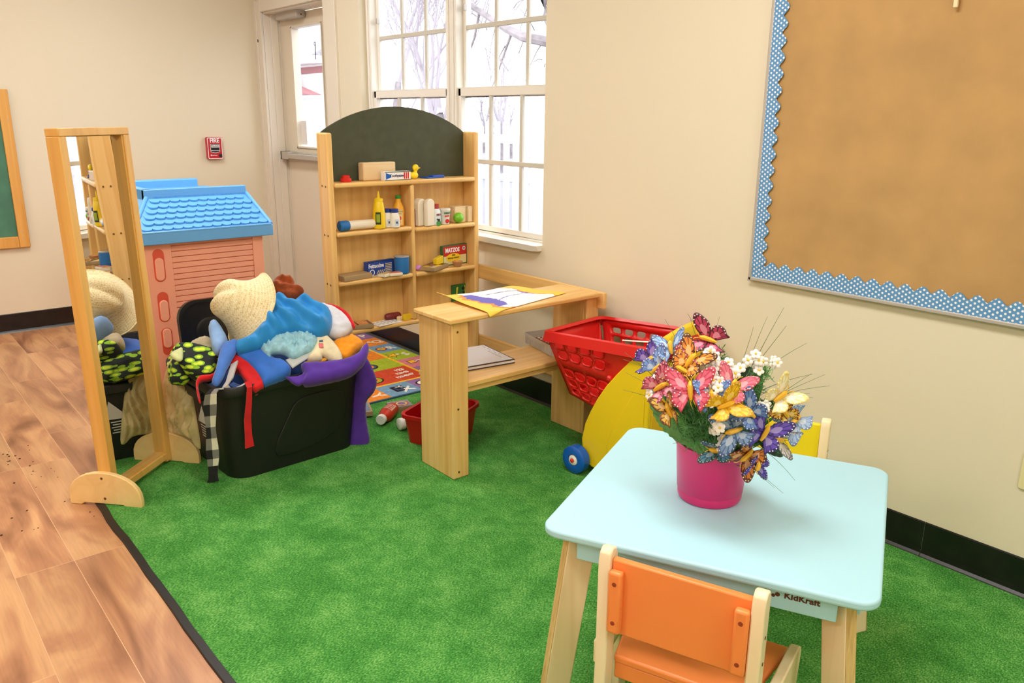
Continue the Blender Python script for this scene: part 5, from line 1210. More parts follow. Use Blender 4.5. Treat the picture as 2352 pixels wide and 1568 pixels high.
# ------------------------------------------------------------------ floor toys
t = thing('puzzle_tray', 'shallow blue-grey wooden puzzle tray on the turf behind the purple trouser leg', 'puzzle', (2.755, -.840, .0155), math.radians(-22))
mb = MB(); mb.box(-.10, -.11, 0, .08, .10, .024, 0); mb.box(-.09, -.10, .024, .07, .09, .0246, 1)
for (x, y) in ((0, .03), (-.05, -.05)): mb.T = Matrix.Translation((x, y, .0246)) @ Matrix.Rotation(.5, 4, 'Z') @ Matrix.Diagonal((1, .4, 1, 1)); mb.lathe([(.04, 0), (.038, .003)], 18, 2); mb.T = Matrix.Identity(4)
mb.build('tray', [M['blockwood_d'], mat('slate_blue_print', (116, 134, 164), .6), mat('salmon_print', (232, 122, 96), .5)], t, smooth=False)
t = thing('puzzle_block', 'small flat picture block with a rainbow print behind the ketchup bottle', 'toy block', (2.845, -.615, .0085), math.radians(-14))
mb = MB(); mb.box(-.045, -.055, 0, .045, .055, .026, 0); mb.box(-.043, -.053, .026, .043, .053, .0265, 1)
for r, c in ((.036, 2), (.028, 3), (.020, 4)): mb.disc((0, .01, .0265 + (.04 - r) * .02), r, 'z', 18, c, .0004)
mb.build('block', [M['blockwood_d'], mat('grey_lilac', (150, 150, 170), .6), mat('soft_red', (204, 90, 80), .6), mat('pale_yellow', (236, 216, 130), .6), mat('soft_violet', (140, 110, 170), .6)], t, smooth=False)
kb = thing('ketchup_bottle', 'red toy ketchup bottle with white cap lying on the turf', 'toy bottle', (3.004, -.812, .0085))
dirv = Vector((-.62, .78, 0)).normalized(); kb.rotation_mode = 'QUATERNION'; kb.rotation_quaternion = Vector((0, 0, 1)).rotation_difference(dirv)
mb = MB(); mb.T = Matrix.Translation((0, .0, 0)); 
mb.lathe([(.016, .028), (.020, .040), (.031, .058), (.035, .08), (.033, .13), (.030, .165), (.020, .176)], 26, 0, True, 1, 1)
o = mb.build('bottle_body', mat('ketchup_red', (216, 62, 40), .3), kb); mb = MB()
mb.lathe([(.0215, 0), (.0235, .003), (.0235, .022), (.019, .028), (.016, .030)], 24); o2 = mb.build('cap', M['white'], kb)
for q in (o, o2): q.location = Vector((0, 0, 0))
kb.location = (3.000, -.815, .0085 + .034)
mb = MB(); V = []; F = []
for j in range(9):
    for i in range(9):
        a = math.radians(-55 + 110 * i / 8); z = .075 + .07 * j / 8; r = .0352 - max(0, z - .08) * .04; V.append((r * math.cos(a), r * math.sin(a), z))
for j in range(8):
    for i in range(8): F.append((j * 9 + i, j * 9 + i + 1, (j + 1) * 9 + i + 1, (j + 1) * 9 + i))
mb.add(V, F); mb.m = [1 if (k // 8) % 2 == 1 and 0 < k % 8 < 7 else 0 for k in range(64)]
lb = mb.build('label_sticker', [mat('ketchup_label', (240, 190, 168), .5), mat('ketchup_print', (206, 60, 48), .5)], kb)
upl = (kb.rotation_quaternion.inverted() @ Vector((.3, -.4, 1))).normalized(); lb.rotation_euler = (0, 0, math.atan2(upl.y, upl.x))
t = thing('white_capped_bottle', 'toy bottle with only its white cap showing left of the red bin', 'toy bottle', (3.088, -.772, .0085 + .030))
t.rotation_mode = 'QUATERNION'; t.rotation_quaternion = Vector((0, 0, 1)).rotation_difference(Vector((.05, 1, 0)).normalized())
mb = MB(); mb.lathe([(.022, 0), (.0275, .003), (.0275, .026), (.022, .03)], 24); mb.build('cap', M['white'], t)
mb = MB(); mb.lathe([(.020, .03), (.029, .05), (.029, .09), (.018, .10)], 24); mb.build('bottle_body', mat('amber_bottle', (214, 130, 60), .35), t)
bn = thing('red_bin', 'small red plastic bin on the turf behind the near counter leg', 'bin', (3.262, -.655, .0085), math.radians(25))
mb = MB(); o1 = [(p[0], p[1], 0) for p in rrect(.20, .26, .03)]; lv = [o1, [(p[0], p[1], .128) for p in rrect(.235, .30, .04)], [(p[0], p[1], .130) for p in rrect(.25, .315, .042)], [(p[0], p[1], .120) for p in rrect(.254, .32, .044)], [(p[0], p[1], .136) for p in rrect(.254, .32, .044)], [(p[0], p[1], .138) for p in rrect(.245, .31, .042)], [(p[0], p[1], .134) for p in rrect(.228, .293, .038)], [(p[0], p[1], .006) for p in rrect(.19, .25, .028)]]
k = len(o1); V = [p for r in lv for p in r]; mb.add(V, [tuple(range(k))[::-1]] + [(a * k + i, a * k + (i + 1) % k, (a + 1) * k + (i + 1) % k, (a + 1) * k + i) for a in range(7) for i in range(k)] + [tuple(7 * k + i for i in range(k))])
mb.build('bin_body', M['redbin'], bn)
mb = MB(); rr = random.Random(9)
for _ in range(42):
    x, y = (rr.uniform(2.2, 3.1), rr.uniform(-2.35, -2.06)) if rr.random() < .8 else (rr.uniform(1.2, 3.6), rr.uniform(-2.6, -2.08))
    s = rr.uniform(.0015, .0035); mb.sphere((x, y, s * .6), s, 5, 0, (1, 1.4, .6))
o = mb.build('crumbs', mat('dark_mulch', (70, 44, 30), .9)); tag(o, 'dark crumbs of mulch scattered on the laminate floor', 'debris', kind='stuff')

# ------------------------------------------------------------------ toy shopping cart
ct = thing('toy_shopping_cart', 'toy shopping cart with red basket and yellow body by the wall', 'toy cart', (3.93, -.42, .0085), math.radians(6))
CWd = .345
def side_profile():
    pts = [(.10, .028), (.045, .030), (.012, .045), (-.004, .085), (-.012, .14), (.004, .21), (.030, .27), (.062, .33), (.105, .395), (.155, .455), (.205, .51), (.250, .55), (.285, .572), (.300, .560), (.303, .50), (.305, .05), (.29, .028)]
    return pts
for v, nm in ((0.0, 'near'), (CWd - .022, 'far')):
    mb = MB(); mb.prism(side_profile(), v, v + .022, 'xz'); sp_ = mb.build('side_panel', M['yellow'], ct, bevel=.006, seg=3)
    if v == 0:
        mb = MB(); mb.prism(catmull([(.12, .13), (.16, .10), (.24, .09), (.28, .12), (.285, .30), (.283, .45), (.25, .42), (.20, .33), (.15, .24)], 4), -.005, .001, 'xz'); mb.build('embossing', M['yellow'], sp_, bevel=.003)
mb = MB()
for i in range(13):
    t0 = i / 12
mb.box(.288, .022, .05, .305, CWd - .022, .50); mb.build('rear_panel', mat('yellow_plastic_shaded', (240, 196, 24), .38), ct, bevel=.004)  # rear face: its shade is put into a deeper yellow of the same plastic
mb = MB(); V = []; F = []; n = 14
for i in range(n + 1):
    t0 = i / n; y = CWd * t0; zc = .560 + .052 * math.sin(PI * (t0 * .5 + .0)) ; 
    for (dx, dz) in ((-.02, -.055), (.012, -.055), (.018, -.01), (.008, .014), (-.012, .016), (-.026, -.004)): V.append((.288 + dx, y, zc + dz))
for i in range(n):
    for j in range(6): F.append((i * 6 + j, i * 6 + (j + 1) % 6, (i + 1) * 6 + (j + 1) % 6, (i + 1) * 6 + j))
F += [tuple(range(6)), tuple(n * 6 + j for j in range(6))]
mb.add(V, F); mb.build('handle', M['yellow'], ct, bevel=.005)
mb = MB(); mb.box(.02, .022, .05, .29, CWd - .022, .07); mb.build('base_tray', M['yellow'], ct, bevel=.004)
for (x, v0, v1) in ((-.012, -.052, -.006), (-.012, CWd + .004, CWd + .040), (.27, -.04, -.006), (.27, CWd + .004, CWd + .040)):
    mb = MB(); T = Matrix.Translation((x, 0, .058)) @ Matrix.Rotation(PI / 2, 4, 'X'); mb.T = T
    a, b = -v1, -v0; mb.lathe([(.02, a), (.050, a), (.0575, a + .006), (.0575, b - .006), (.050, b), (.026, b), (.024, b - .006), (.018, b - .006)], 36); wh = mb.build('wheel', M['blueplastic'], ct, angle=.7)
    mb = MB(); mb.T = T; mb.lathe([(.0235, b - .0075), (.021, b - .002), (.012, b + .002), (.011, b + .001)], 24); mb.build('hub_cap', M['white'], wh)
    mb = MB(); mb.T = T; mb.lathe([(.009, b - .002), (.008, b + .006), (.004, b + .009)], 16); mb.build('axle_button', M['red'], wh)
# basket: four tapered walls with rounded openings
bk_ = bpy.data.objects.new('basket', None); C.objects.link(bk_); bk_.parent = ct
T0 = {'FL': Vector((-.212, .008, .535)), 'BL': Vector((-.212, .358, .535)), 'NR': Vector((.285, .008, .565)), 'BR': Vector((.285, .358, .565))}
B0 = {'FL': Vector((-.125, .055, .290)), 'BL': Vector((-.125, .312, .290)), 'NR': Vector((.165, .055, .235)), 'BR': Vector((.165, .312, .235))}
def wallpatch(name, a, b, holes, thick=.006, bulge=.0, Ln=1., Hn=1.):
    outer = [(0, 0), (1, 0), (1, 1), (0, 1)]
    hs_ = []
    for (u0, u1, v0, v1) in holes:
        cx, cy, w, h = (u0 + u1) / 2, (v0 + v1) / 2, (u1 - u0), (v1 - v0)
        r = .3; p = []
        for qx, qy, a0 in ((1, -1, -90), (1, 1, 0), (-1, 1, 90), (-1, -1, 180)):
            for k in range(4):
                an = math.radians(a0 + 30 * k); p.append((cx + qx * w * (.5 - r) + r * w * math.cos(an), cy + qy * h * (.5 - r) + r * h * math.sin(an)))
        hs_.append(p)
    gi = [(i / 14 + .0013, j / 9 + .0017) for i in range(1, 14) for j in range(1, 9)]
    def inb(p, h): return min(q[0] for q in h) - .01 < p[0] < max(q[0] for q in h) + .01 and min(q[1] for q in h) - .01 < p[1] < max(q[1] for q in h) + .01
    gi = [p for p in gi if not any(inb(p, h) for h in hs_)]
    v, f = cdt_panel(outer, hs_, gi)
    def Pm(u, w):
        lo = B0[a].lerp(B0[b], u); hi = T0[a].lerp(T0[b], u); p = lo.lerp(hi, w)
        step = .010 if w > .5 else 0
        c = (B0[a] + B0[b] + T0[a] + T0[b]) / 4; ctr_ = Vector((.03, .183, c.z)); o_ = (c - ctr_); o_.z = 0; o_.normalize()
        return p + o_ * step
    mb = MB(); mb.add([tuple(Pm(*p)) for p in v], f)
    c = (B0[a] + B0[b] + T0[a] + T0[b]) / 4; o_ = Vector((c.x - .03, c.y - .183, 0)).normalized()
    for h in hs_:
        pt = [Pm(*q) + o_ * .0035 for q in h]; mb.tube(pt + [pt[0]], .0012, 5)
    return mb.build(name, M['red'], bk_, solid=thick, angle=.9)
def grid_holes(rows):
    out = []
    for (v0, v1, us) in rows:
        for (u0, u1) in us: out.append((u0, u1, v0, v1))
    return out
def span(u0, u1, n, gap=.03):
    w = (u1 - u0 - gap * (n - 1)) / n; return [(u0 + i * (w + gap), u0 + i * (w + gap) + w) for i in range(n)]
wallpatch('basket_side', 'FL', 'NR', grid_holes([(.80, .925, span(.06, .60, 4)), (.635, .77, span(.075, .62, 4)), (.33, .455, span(.06, .66, 4)), (.185, .305, span(.08, .54, 3)), (.05, .16, span(.09, .40, 2))]))
wallpatch('basket_side', 'BL', 'BR', grid_holes([(.80, .91, span(.10, .62, 4)), (.64, .77, span(.10, .62, 4))]))
wallpatch('basket_front', 'FL', 'BL', [])
wallpatch('basket_rear', 'NR', 'BR', [])
mb = MB(); mb.add([tuple(B0[k]) for k in ('FL', 'NR', 'BR', 'BL')], [(0, 1, 2, 3)]); mb.build('basket_floor', M['red'], bk_, solid=.006, smooth=False)
mb = MB()
def rimcorner(k, dx, dy, n=4): 
    p = T0[k] + Vector((dx * .012, dy * .012, .004)); return p
rim = [rimcorner('FL', -1, -1), rimcorner('NR', 1, -1), rimcorner('BR', 1, 1), rimcorner('BL', -1, 1)]
path = []
for i in range(4):
    p0, p1, p2 = rim[i - 1], rim[i], rim[(i + 1) % 4]; d0 = (p0 - p1).normalized(); d2 = (p2 - p1).normalized(); r = .04
    for k in range(6):
        t0 = k / 5; path.append((p1 + d0 * r) * (1 - t0) ** 2 + p1 * 2 * t0 * (1 - t0) + (p1 + d2 * r) * t0 ** 2)
path.append(path[0]); V = []; F = []; cen_ = Vector((.035, .183, 0))
for p in path:
    o_ = Vector((p.x - cen_.x, p.y - cen_.y, 0)).normalized()
    for (a, z) in ((-.018, .004), (-.006, .014), (.010, .010), (.019, -.030), (.012, -.032), (.004, -.002), (-.010, -.002)): V.append(tuple(p + o_ * a + Vector((0, 0, z))))
for i in range(len(path) - 1):
    for j in range(7): F.append((i * 7 + j, i * 7 + (j + 1) % 7, (i + 1) * 7 + (j + 1) % 7, (i + 1) * 7 + j))
mb.add(V, F); mb.build('basket_rim', M['red'], bk_)
mb = MB(); mb.T = Matrix.Translation((.11, .010, .42)) @ Matrix.Rotation(PI / 2, 4, 'X'); mb.lathe([(.012, -.02), (.012, .004), (.006, .010)], 14); mb.build('basket_pin', M['red'], bk_)
t = thing('white_strip', 'thin white strip resting across the red basket rim beside the yellow handle', 'stick', (4.165, -.372, .600), math.radians(38))
mb = MB(); mb.box(-.07, -.004, -.002, .07, .004, .002); mb.build('strip', M['white'], t, bevel=.001)

# ------------------------------------------------------------------ play table and chairs
TA = math.radians(25); tb = thing('play_table', 'square aqua play table with pale plywood legs', 'table', (5.022, -1.009, 0), TA)
mb = MB(); mb.prism(rrect(.716, .706, .045, 8), .478, .5, 'xy'); mb.build('tabletop', M['table'], tb, bevel=.007, seg=4)
for nm, b in (('apron', (-.275, -.325, .425, .282, -.311, .4778)), ('apron', (-.275, .311, .425, .282, .325, .4778)), ('apron', (-.325, -.275, .425, -.311, .282, .4778)), ('apron', (.311, -.275, .425, .325, .282, .4778))):
    mb = MB(); mb.box(*b); ap = mb.build(nm, M['table'], tb, bevel=.002)
    if b[1] == -.325:
        mb = MB(); text(mb, 'KidKraft', .0185, axes((.214, -.3255, .4590), (1, 0, 0), (0, 0, 1), (0, -1, 0)), 0, .0004, .0006, 1.1)
        # little mark left of the lettering
        mb.sphere((.166, -.3255, .458), .005, 8, 0, (1, .1, 1)); mb.sphere((.158, -.3255, .454), .004, 8, 0, (1, .1, 1)); mb.build('lettering', mat('brown_print', (96, 50, 30), .6), ap, smooth=False)
for sx in (-1, 1):
    for sy in (-1, 1):
        d = Vector((sx, sy, 0)).normalized(); w = Vector((-d.y, d.x, 0)); mb = MB()
        zt = .4775; V = []
        for (z, r0, r1) in ((0.0085, .428, .494), (zt, .358, .432)):
            for r in (r0, r1):
                for s in (-.0135, .0135): V.append(tuple(d * r + w * s + Vector((0, 0, z))))
        mb.add(V, [(0, 1, 3, 2), (4, 6, 7, 5), (0, 4, 5, 1), (2, 3, 7, 6), (0, 2, 6, 4), (1, 5, 7, 3)], 0)
        lg_ = mb.build('leg', M['paleply'], tb, bevel=.003)
        mb = MB(); V = []
        for (z, r1) in ((0.009, .4942), (zt - .002, .4322)):
            for s in (-.0125, .0125): V.append(tuple(d * r1 + w * s + Vector((0, 0, z))))
            for s in (-.0125, .0125): V.append(tuple(d * (r1 + .0012) + w * s + Vector((0, 0, z))))
        mb.add(V, [(0, 1, 3, 2), (4, 6, 7, 5), (0, 4, 5, 1), (2, 3, 7, 6), (0, 2, 6, 4), (1, 5, 7, 3)]); mb.build('ply_edge', M['plyedge'], lg_, smooth=False)

def chair(label, paint, loc, rz):
    """child's chair; sits facing local +y, back at y=0"""
    ch = thing('play_chair', label, 'chair', loc, rz)
    for s in (-1, 1):
        def pl(x0, x1, pts, nm, par=ch, m=M['paleply']):
            mb = MB(); a, b = sorted((s * x0, s * x1)); mb.prism(pts, a, b, 'yz'); return mb.build(nm, m, par, bevel=.0035)
        # back post with rounded top
        post = [(-.035, .0085), (.012, .0085), (.022, .25), (.022, .500), (.014, .518), (-.004, .524), (-.018, .515), (-.024, .49), (-.022, .25)]
        bp_ = pl(.148, .175, post, 'back_post')
        for z in (.36, .42):
            mb = MB(); mb.disc((s * .1755, .0, z), .004, 'x', 8, 0, .0008 * s); mb.build('bolt', M['screw'], bp_)
        # front leg and seat rail as one plywood frame, slightly splayed
        mb = MB(); a, b = sorted((s * .176, s * .199)); mb.T = Matrix(((1, s * .07, 0, s * -.002), (0, 1, 0, 0), (0, 0, 1, 0), (0, 0, 0, 1)))
        fl_ = [(.165, .0085), (.215, .0085), (.222, .18), (.236, .258), (.230, .272), (.214, .277), (.024, .262), (.024, .205), (.155, .205)]
        mb.prism(fl_, a, b, 'yz'); mb.build('front_leg', M['paleply'], ch, bevel=.0035)
        mb = MB(); a, b = sorted((s * .118, s * .1475)); mb.box(a, -.032, .335, b, -.012, .482); br_ = mb.build('bracket', paint, ch, bevel=.006, seg=3)
        for z in (.362, .455):
            mb = MB(); mb.disc(((a + b) / 2, -.0322, z), .005, 'y', 10, 0, -.0006); mb.build('bolt', mat('orange_hole_%d_%d' % (s + 1, int(z * 1000)), (150, 60, 30), .7), br_)
    mb = MB(); mb.box(-.1475, -.012, .325, .1475, .006, .502); mb.build('backrest', paint, ch, bevel=.004)
    mb = MB(); mb.prism([(-.1455, .018), (.1455, .018), (.188, .25), (-.188, .25)], .228, .248, 'xy'); mb.build('seat', paint, ch, bevel=.006, seg=3)
    mb = MB(); mb.box(-.145, .022, .188, .145, .036, .2275); mb.build('seat_apron', paint, ch, bevel=.003)
    return ch
u_ = Vector((math.cos(TA), math.sin(TA), 0)); v_ = Vector((-math.sin(TA), math.cos(TA), 0)); c_ = Vector((5.022, -1.009, 0))
chair('orange play chair with its back to the camera tucked at the table', M['orange'], c_ + u_ * -.014 + v_ * -.415, TA - math.radians(5))
ch2 = chair('yellow play chair on the wall side of the aqua table', M['yellowc'], c_ + u_ * .015 + v_ * .615, TA + PI)
# ------------------------------------------------------------------ bucket with silk butterflies, leaves and blossoms
BC = Vector((4.993, -1.048, .5))
bu = thing('pink_bucket', 'magenta plastic bucket standing on the aqua table holding the bouquet', 'bucket', BC)
mb = MB(); mb.lathe([(.060, .0), (.074, .002), (.0775, .010), (.078, .022), (.0775, .024), (.0795, .026), (.0875, .140), (.0905, .141), (.0915, .147), (.089, .149), (.0855, .146), (.084, .138), (.074, .012), (.05, .008)], 56); mb.build('bucket_body', M['pink'], bu, angle=.8)
CAMP = Vector((6.084, -2.596, 1.4)); CTR = Vector((4.995, -1.048, .76))
green = [mat('leaf_green_a', (62, 122, 56), .55, var=.25, vscale=30), mat('leaf_green_b', (98, 160, 84), .55, var=.25, vscale=30), mat('leaf_dark', (34, 62, 40), .5)]
stem_m = mat('stem_green', (70, 120, 52), .6)
def frame_from(nrm, upv):
    n = Vector(nrm).normalized(); u = Vector(upv); u = (u - n * u.dot(n)).normalized(); r = u.cross(n).normalized(); return r, u, n

def butterfly(label, pos, size, cmain, cedge, cdot, roll, nrm, fold=.35, body=(240, 190, 50), cin=None):
    r, u, n = frame_from(nrm, Vector((0, 0, 1)))
    t = thing('silk_butterfly', label, 'artificial butterfly', pos)
    T = axes((0, 0, 0), r, u, n) @ Matrix.Rotation(roll, 4, 'Z')
    ms_ = [mat('wing_' + str(abs(hash(label)) % 9999), cmain, .5, var=.12, vscale=60), mat('wing_edge', cedge, .5), mat('wing_dot', cdot, .5), mat('wing_inner', cin or tuple(min(255, int(c * .6 + 100)) for c in cmain), .5)]
    for s in (-1, 1):
        mb = MB(); mb.T = T @ Matrix.Rotation(-s * fold, 4, 'Y')
        for outl in ([(0.0, .02), (.10, .30), (.32, .62), (.62, .84), (.92, .90), (1.02, .74), (.92, .44), (.74, .16), (.42, .0), (.0, -.03)],
                     [(0.0, .0), (.36, .03), (.66, -.06), (.78, -.30), (.66, -.56), (.50, -.66), (.40, -.82), (.28, -.64), (.12, -.36)]):
            O = catmull([(x * size, y * size) for x, y in outl], 3); cx = sum(p[0] for p in O) / len(O) * .62; cy = sum(p[1] for p in O) / len(O) * .62
            rings = [1.0, .84, .78, .40, .0]; V = []; k = len(O); F = []; mm = []
            for q in rings[:-1]:
                for p in O:
                    x = cx + (p[0] - cx) * q; y = cy + (p[1] - cy) * q; V.append((s * x, y, .05 * size * math.sin(x / size * 2.6) + .012 * size * math.sin(y / size * 14)))
            V.append((s * cx, cy, .02 * size))
            for a in range(3):
                for i in range(k): F.append((a * k + i, a * k + (i + 1) % k, (a + 1) * k + (i + 1) % k, (a + 1) * k + i)); mm.append(1 if a == 0 else (1 if a == 1 and i % 3 else 0))
            for i in range(k): F.append((3 * k + i, 3 * k + (i + 1) % k, 4 * k)); mm.append(3)
            # dark veins
            for j in range(len(F)):
                if mm[j] == 0 and (j % k) % 4 == 0: mm[j] = 1
            o0 = len(mb.v); mb.v += [tuple(mb.T @ Vector(p)) for p in V]; mb.f += [tuple(i + o0 for i in f) for f in F]; mb.m += mm
            for i in range(0, k, 2):
                p = O[i]; x = cx + (p[0] - cx) * .9; y = cy + (p[1] - cy) * .9
                if x > .45 * size: mb.sphere((s * x, y, .05 * size * math.sin(x / size * 2.6) + .0012), .028 * size, 6, 2, (1, 1, .5))
        mb.build('wing', ms_, t, solid=.0006, angle=2)
    mb = MB(); mb.T = T; mb.tube([(0, -.34 * size, .004), (0, -.1 * size, .009), (0, .2 * size, .011), (0, .36 * size, .008)], [.003, .0055, .006, .0035], 7)
    for s in (-1, 1): mb.tube([(0, .34 * size, .008), (s * .12 * size, .55 * size, .012), (s * .22 * size, .62 * size, .012)], .0009, 4)
    mb.build('body', mat('butterfly_body', body, .5), t)
    st = Vector((BC.x + (pos[0] - BC.x) * .25, BC.y + (pos[1] - BC.y) * .25, .60)) - Vector(pos)
    mb = MB(); mb.tube([(0, 0, 0), tuple(st * .3 + Vector((0, 0, -.01))), tuple(st * .65), tuple(st)], .0012, 5); mb.build('wire_stem', stem_m, t)
    return t
def outn(p, k=.6):
    p = Vector(p); o = (p - CTR).normalized(); c = (CAMP - p).normalized(); return o * k + c * (1 - k)
Bf = [
 ('maroon and pink butterfly at the very top of the bouquet', (5.013, -1.125, .917), .056, (190, 60, 100), (80, 26, 40), (250, 230, 236), 1.35, .3, .45),
 ('pale blue butterfly second from the top left of the bouquet', (4.951, -1.174, .891), .046, (130, 174, 224), (90, 110, 160), (240, 244, 250), .5, .6, .4),
 ('violet butterfly at the far left of the bouquet', (4.870, -1.150, .838), .054, (112, 84, 200), (60, 46, 110), (240, 236, 250), -.9, .5, .5),
 ('orange butterfly just beneath the top maroon butterfly', (5.016, -1.187, .880), .052, (232, 140, 34), (90, 44, 24), (250, 220, 150), -.5, .6, .35),
 ('blue and white butterfly between the violet and orange ones', (4.940, -1.205, .846), .050, (128, 166, 226), (86, 106, 168), (250, 250, 250), -.8, .5, .3),
 ('yellow-orange butterfly behind the large pink one', (5.008, -1.200, .858), .048, (244, 176, 60), (160, 60, 70), (250, 226, 200), 1.2, .5, .3),
 ('pink butterfly with yellow body at the left middle of the bouquet', (4.975, -1.235, .818), .052, (228, 128, 158), (160, 60, 90), (250, 226, 236), -.9, .5, .5),
 ('large pink butterfly with long yellow body at the centre left', (5.048, -1.222, .826), .060, (230, 104, 132), (190, 60, 84), (252, 224, 232), .15, .5, .25),
 ('pink butterfly right of the white blossoms', (5.112, -1.165, .840), .050, (232, 122, 148), (200, 90, 110), (250, 220, 230), -.4, .55, .35),
 ('sky blue butterfly under the white blossoms at the centre', (5.088, -1.200, .818), .044, (118, 160, 226), (84, 112, 176), (236, 240, 250), .1, .5, .25),
 ('mottled yellow-brown butterfly above the pleated left leaf', (5.005, -1.235, .772), .048, (226, 178, 80), (110, 66, 34), (150, 100, 50), .5, .5, .9),
 ('bright yellow butterfly at the centre right of the bouquet', (5.117, -1.190, .806), .054, (240, 200, 34), (214, 160, 30), (250, 236, 120), -1.1, .4, .7),
 ('steel blue butterfly right of the yellow one', (5.150, -1.150, .790), .048, (96, 138, 206), (60, 84, 140), (230, 236, 250), .9, .5, .3),
 ('striped blue-grey butterfly low at the centre right', (5.130, -1.170, .748), .054, (126, 164, 210), (70, 100, 150), (210, 226, 240), 1.9, .5, .3),
 ('violet butterfly with orange body at the lower right', (5.166, -1.110, .738), .056, (98, 78, 196), (56, 44, 120), (236, 230, 250), -.4, .5, .35),
 ('rust orange butterfly hanging over the bucket rim', (5.118, -1.095, .668), .054, (206, 124, 40), (96, 52, 24), (244, 214, 170), 2.4, .5, .45),
 ('violet butterfly tip below the rust orange one', (5.138, -1.080, .645), .034, (92, 76, 190), (56, 44, 120), (236, 230, 250), 2.9, .5, .4),
 ('ivory butterfly with yellow body at the right top', (5.172, -1.073, .815), .050, (250, 240, 204), (236, 214, 130), (252, 248, 230), -.9, .4, .6),
 ('pale blue butterfly at the far right of the bouquet', (5.170, -1.000, .742), .050, (170, 196, 228), (120, 150, 196), (240, 246, 250), 2.2, .3, .5),
 ('pearl white butterfly below the pale blue one', (5.150, -1.030, .700), .048, (222, 220, 214), (130, 130, 140), (250, 250, 250), -1.9, .5, .7),
 ('teal blue butterfly folded just above the bucket rim', (5.092, -1.172, .690), .046, (80, 130, 160), (40, 70, 60), (180, 210, 220), 1.5, .4, .9),
 ('yellow and rust butterfly behind the white star flowers', (5.179, -1.059, .775), .040, (240, 200, 70), (130, 60, 30), (250, 230, 150), .7, .5, .5),
]
for L_, p, s, c1, c2, c3, roll, k, fold in Bf:
    butterfly(L_, p, s * .95, c1, c2, c3, roll, outn(p, k), fold)

# white blossoms: each sprig is a thing with petals and yellow eye
petal = mat('blossom_white', (248, 246, 240), .6); eye = mat('blossom_yellow', (236, 204, 60), .6)
fpos = [(5.117, -1.099, .892), (5.125, -1.09, .878), (5.134, -1.050, .885), (5.069, -1.167, .884), (5.055, -1.16, .873), (5.090, -1.149, .886), (5.074, -1.185, .863), (5.082, -1.19, .853), (5.113, -1.147, .868), (5.045, -1.155, .905), (4.957, -1.225, .830), (5.089, -1.190, .846), (5.087, -1.208, .815), (4.950, -1.230, .790), (5.100, -1.195, .735), (5.165, -1.116, .802), (5.158, -1.13, .792), (5.107, -1.200, .768), (5.108, -1.170, .712), (5.020, -1.232, .795)]
where = ['top right of the bouquet, left of a pair', 'top right of the bouquet, right of a pair', 'alone at the far top right', 'upper centre, left of the orange butterfly gap', 'upper centre, lower left of a cluster', 'upper centre, right of the cluster', 'centre above the pink butterflies', 'centre just above the sky blue butterfly', 'right of centre before the dark fern', 'next to the top maroon butterfly', 'left between the blue and pink butterflies', 'centre between two pink butterflies', 'on the sky blue butterfly', 'far left edge under the pink butterfly', 'low centre above the bucket rim', 'right side before the yellow rust butterfly', 'right side, lower of two star flowers', 'under the bright yellow butterfly', 'just above the bucket rim', 'left of the large pink butterfly']
rr = random.Random(17)
for p, wl in zip(fpos, where):
    t = thing('white_blossom', 'small white silk blossom, ' + wl, 'artificial flower', p, 0, 'white silk blossoms in the bouquet')
    mb = MB(); me_ = MB()
    for q in range(3):
        o3 = Vector((rr.uniform(-.012, .012), rr.uniform(-.008, .008), rr.uniform(-.012, .012))); n = (outn(p, .4) + Vector((rr.uniform(-.4, .4), rr.uniform(-.4, .4), rr.uniform(-.4, .4)))).normalized()
        r, u, n = frame_from(n, Vector((0, 0, 1)))
        mb.T = axes(o3, r, u, n) @ Matrix.Rotation(rr.uniform(0, 6), 4, 'Z')
        for k in range(5):
            a = 2 * PI * k / 5; mb.sphere((.0072 * math.cos(a), .0072 * math.sin(a), .001), .0056, 7, 0, (1, 1, .35))
        me_.T = mb.T; me_.sphere((0, 0, .002), .0028, 6, 0)
    mb.build('petals', petal, t); me_.build('eye', eye, t)
    st = Vector((BC.x + (p[0] - BC.x) * .3, BC.y + (p[1] - BC.y) * .3, .61)) - Vector(p)
    mb = MB(); mb.tube([(0, 0, -.004), tuple(st * .5), tuple(st)], .001, 4); mb.build('stem', stem_m, t)

# leaves
def leaf(name, label, base, tip, width, m, bend=.02, nrm=None, pleats=0, cup=.0):
    base = Vector(base); tip = Vector(tip); d = tip - base; L_ = d.length; n = Vector(nrm or outn((base + tip) / 2, .5)); r, u, n = frame_from(n, d)
    t = thing(name, label, 'artificial leaf', base); mb = MB(); V = []; F = []; A, B = (44, 18) if pleats else (16, 10)
    for i in range(A + 1):
        s = i / A; w = width / 2 * (math.sin(PI * min(1, s * .92 + .06)) ** .7) * (1 + .07 * math.sin(s * 62) * (1 if pleats else 0))
        for j in range(B + 1):
            q = j / B * 2 - 1; z = bend * math.sin(PI * s) - cup * q * q * width + (.0045 * abs(math.sin((s * 7 - abs(q) * 2.5) * PI)) if pleats else .0015 * math.sin(s * 30))
            V.append(tuple(u * (s * L_) + r * (q * w) + n * (z + .004 * abs(q))))
    for i in range(A):
        for j in range(B): F.append((i * (B + 1) + j, i * (B + 1) + j + 1, (i + 1) * (B + 1) + j + 1, (i + 1) * (B + 1) + j))
    mb.add(V, F); mb.build('blade', m, t, solid=.0008, angle=2)
    mb = MB(); mb.tube([tuple(u * (s * L_) + n * (bend * math.sin(PI * s) + .001)) for s in (0, .25, .5, .75, .95)], [.0018, .0015, .0012, .0009, .0005], 5); mb.build('midrib', green[1], t)
leaf('pleated_leaf', 'large pleated green leaf reaching out at the left side of the bucket', (5.015, -1.155, .672), (4.925, -1.238, .762), .052, green[1], .010, pleats=1)
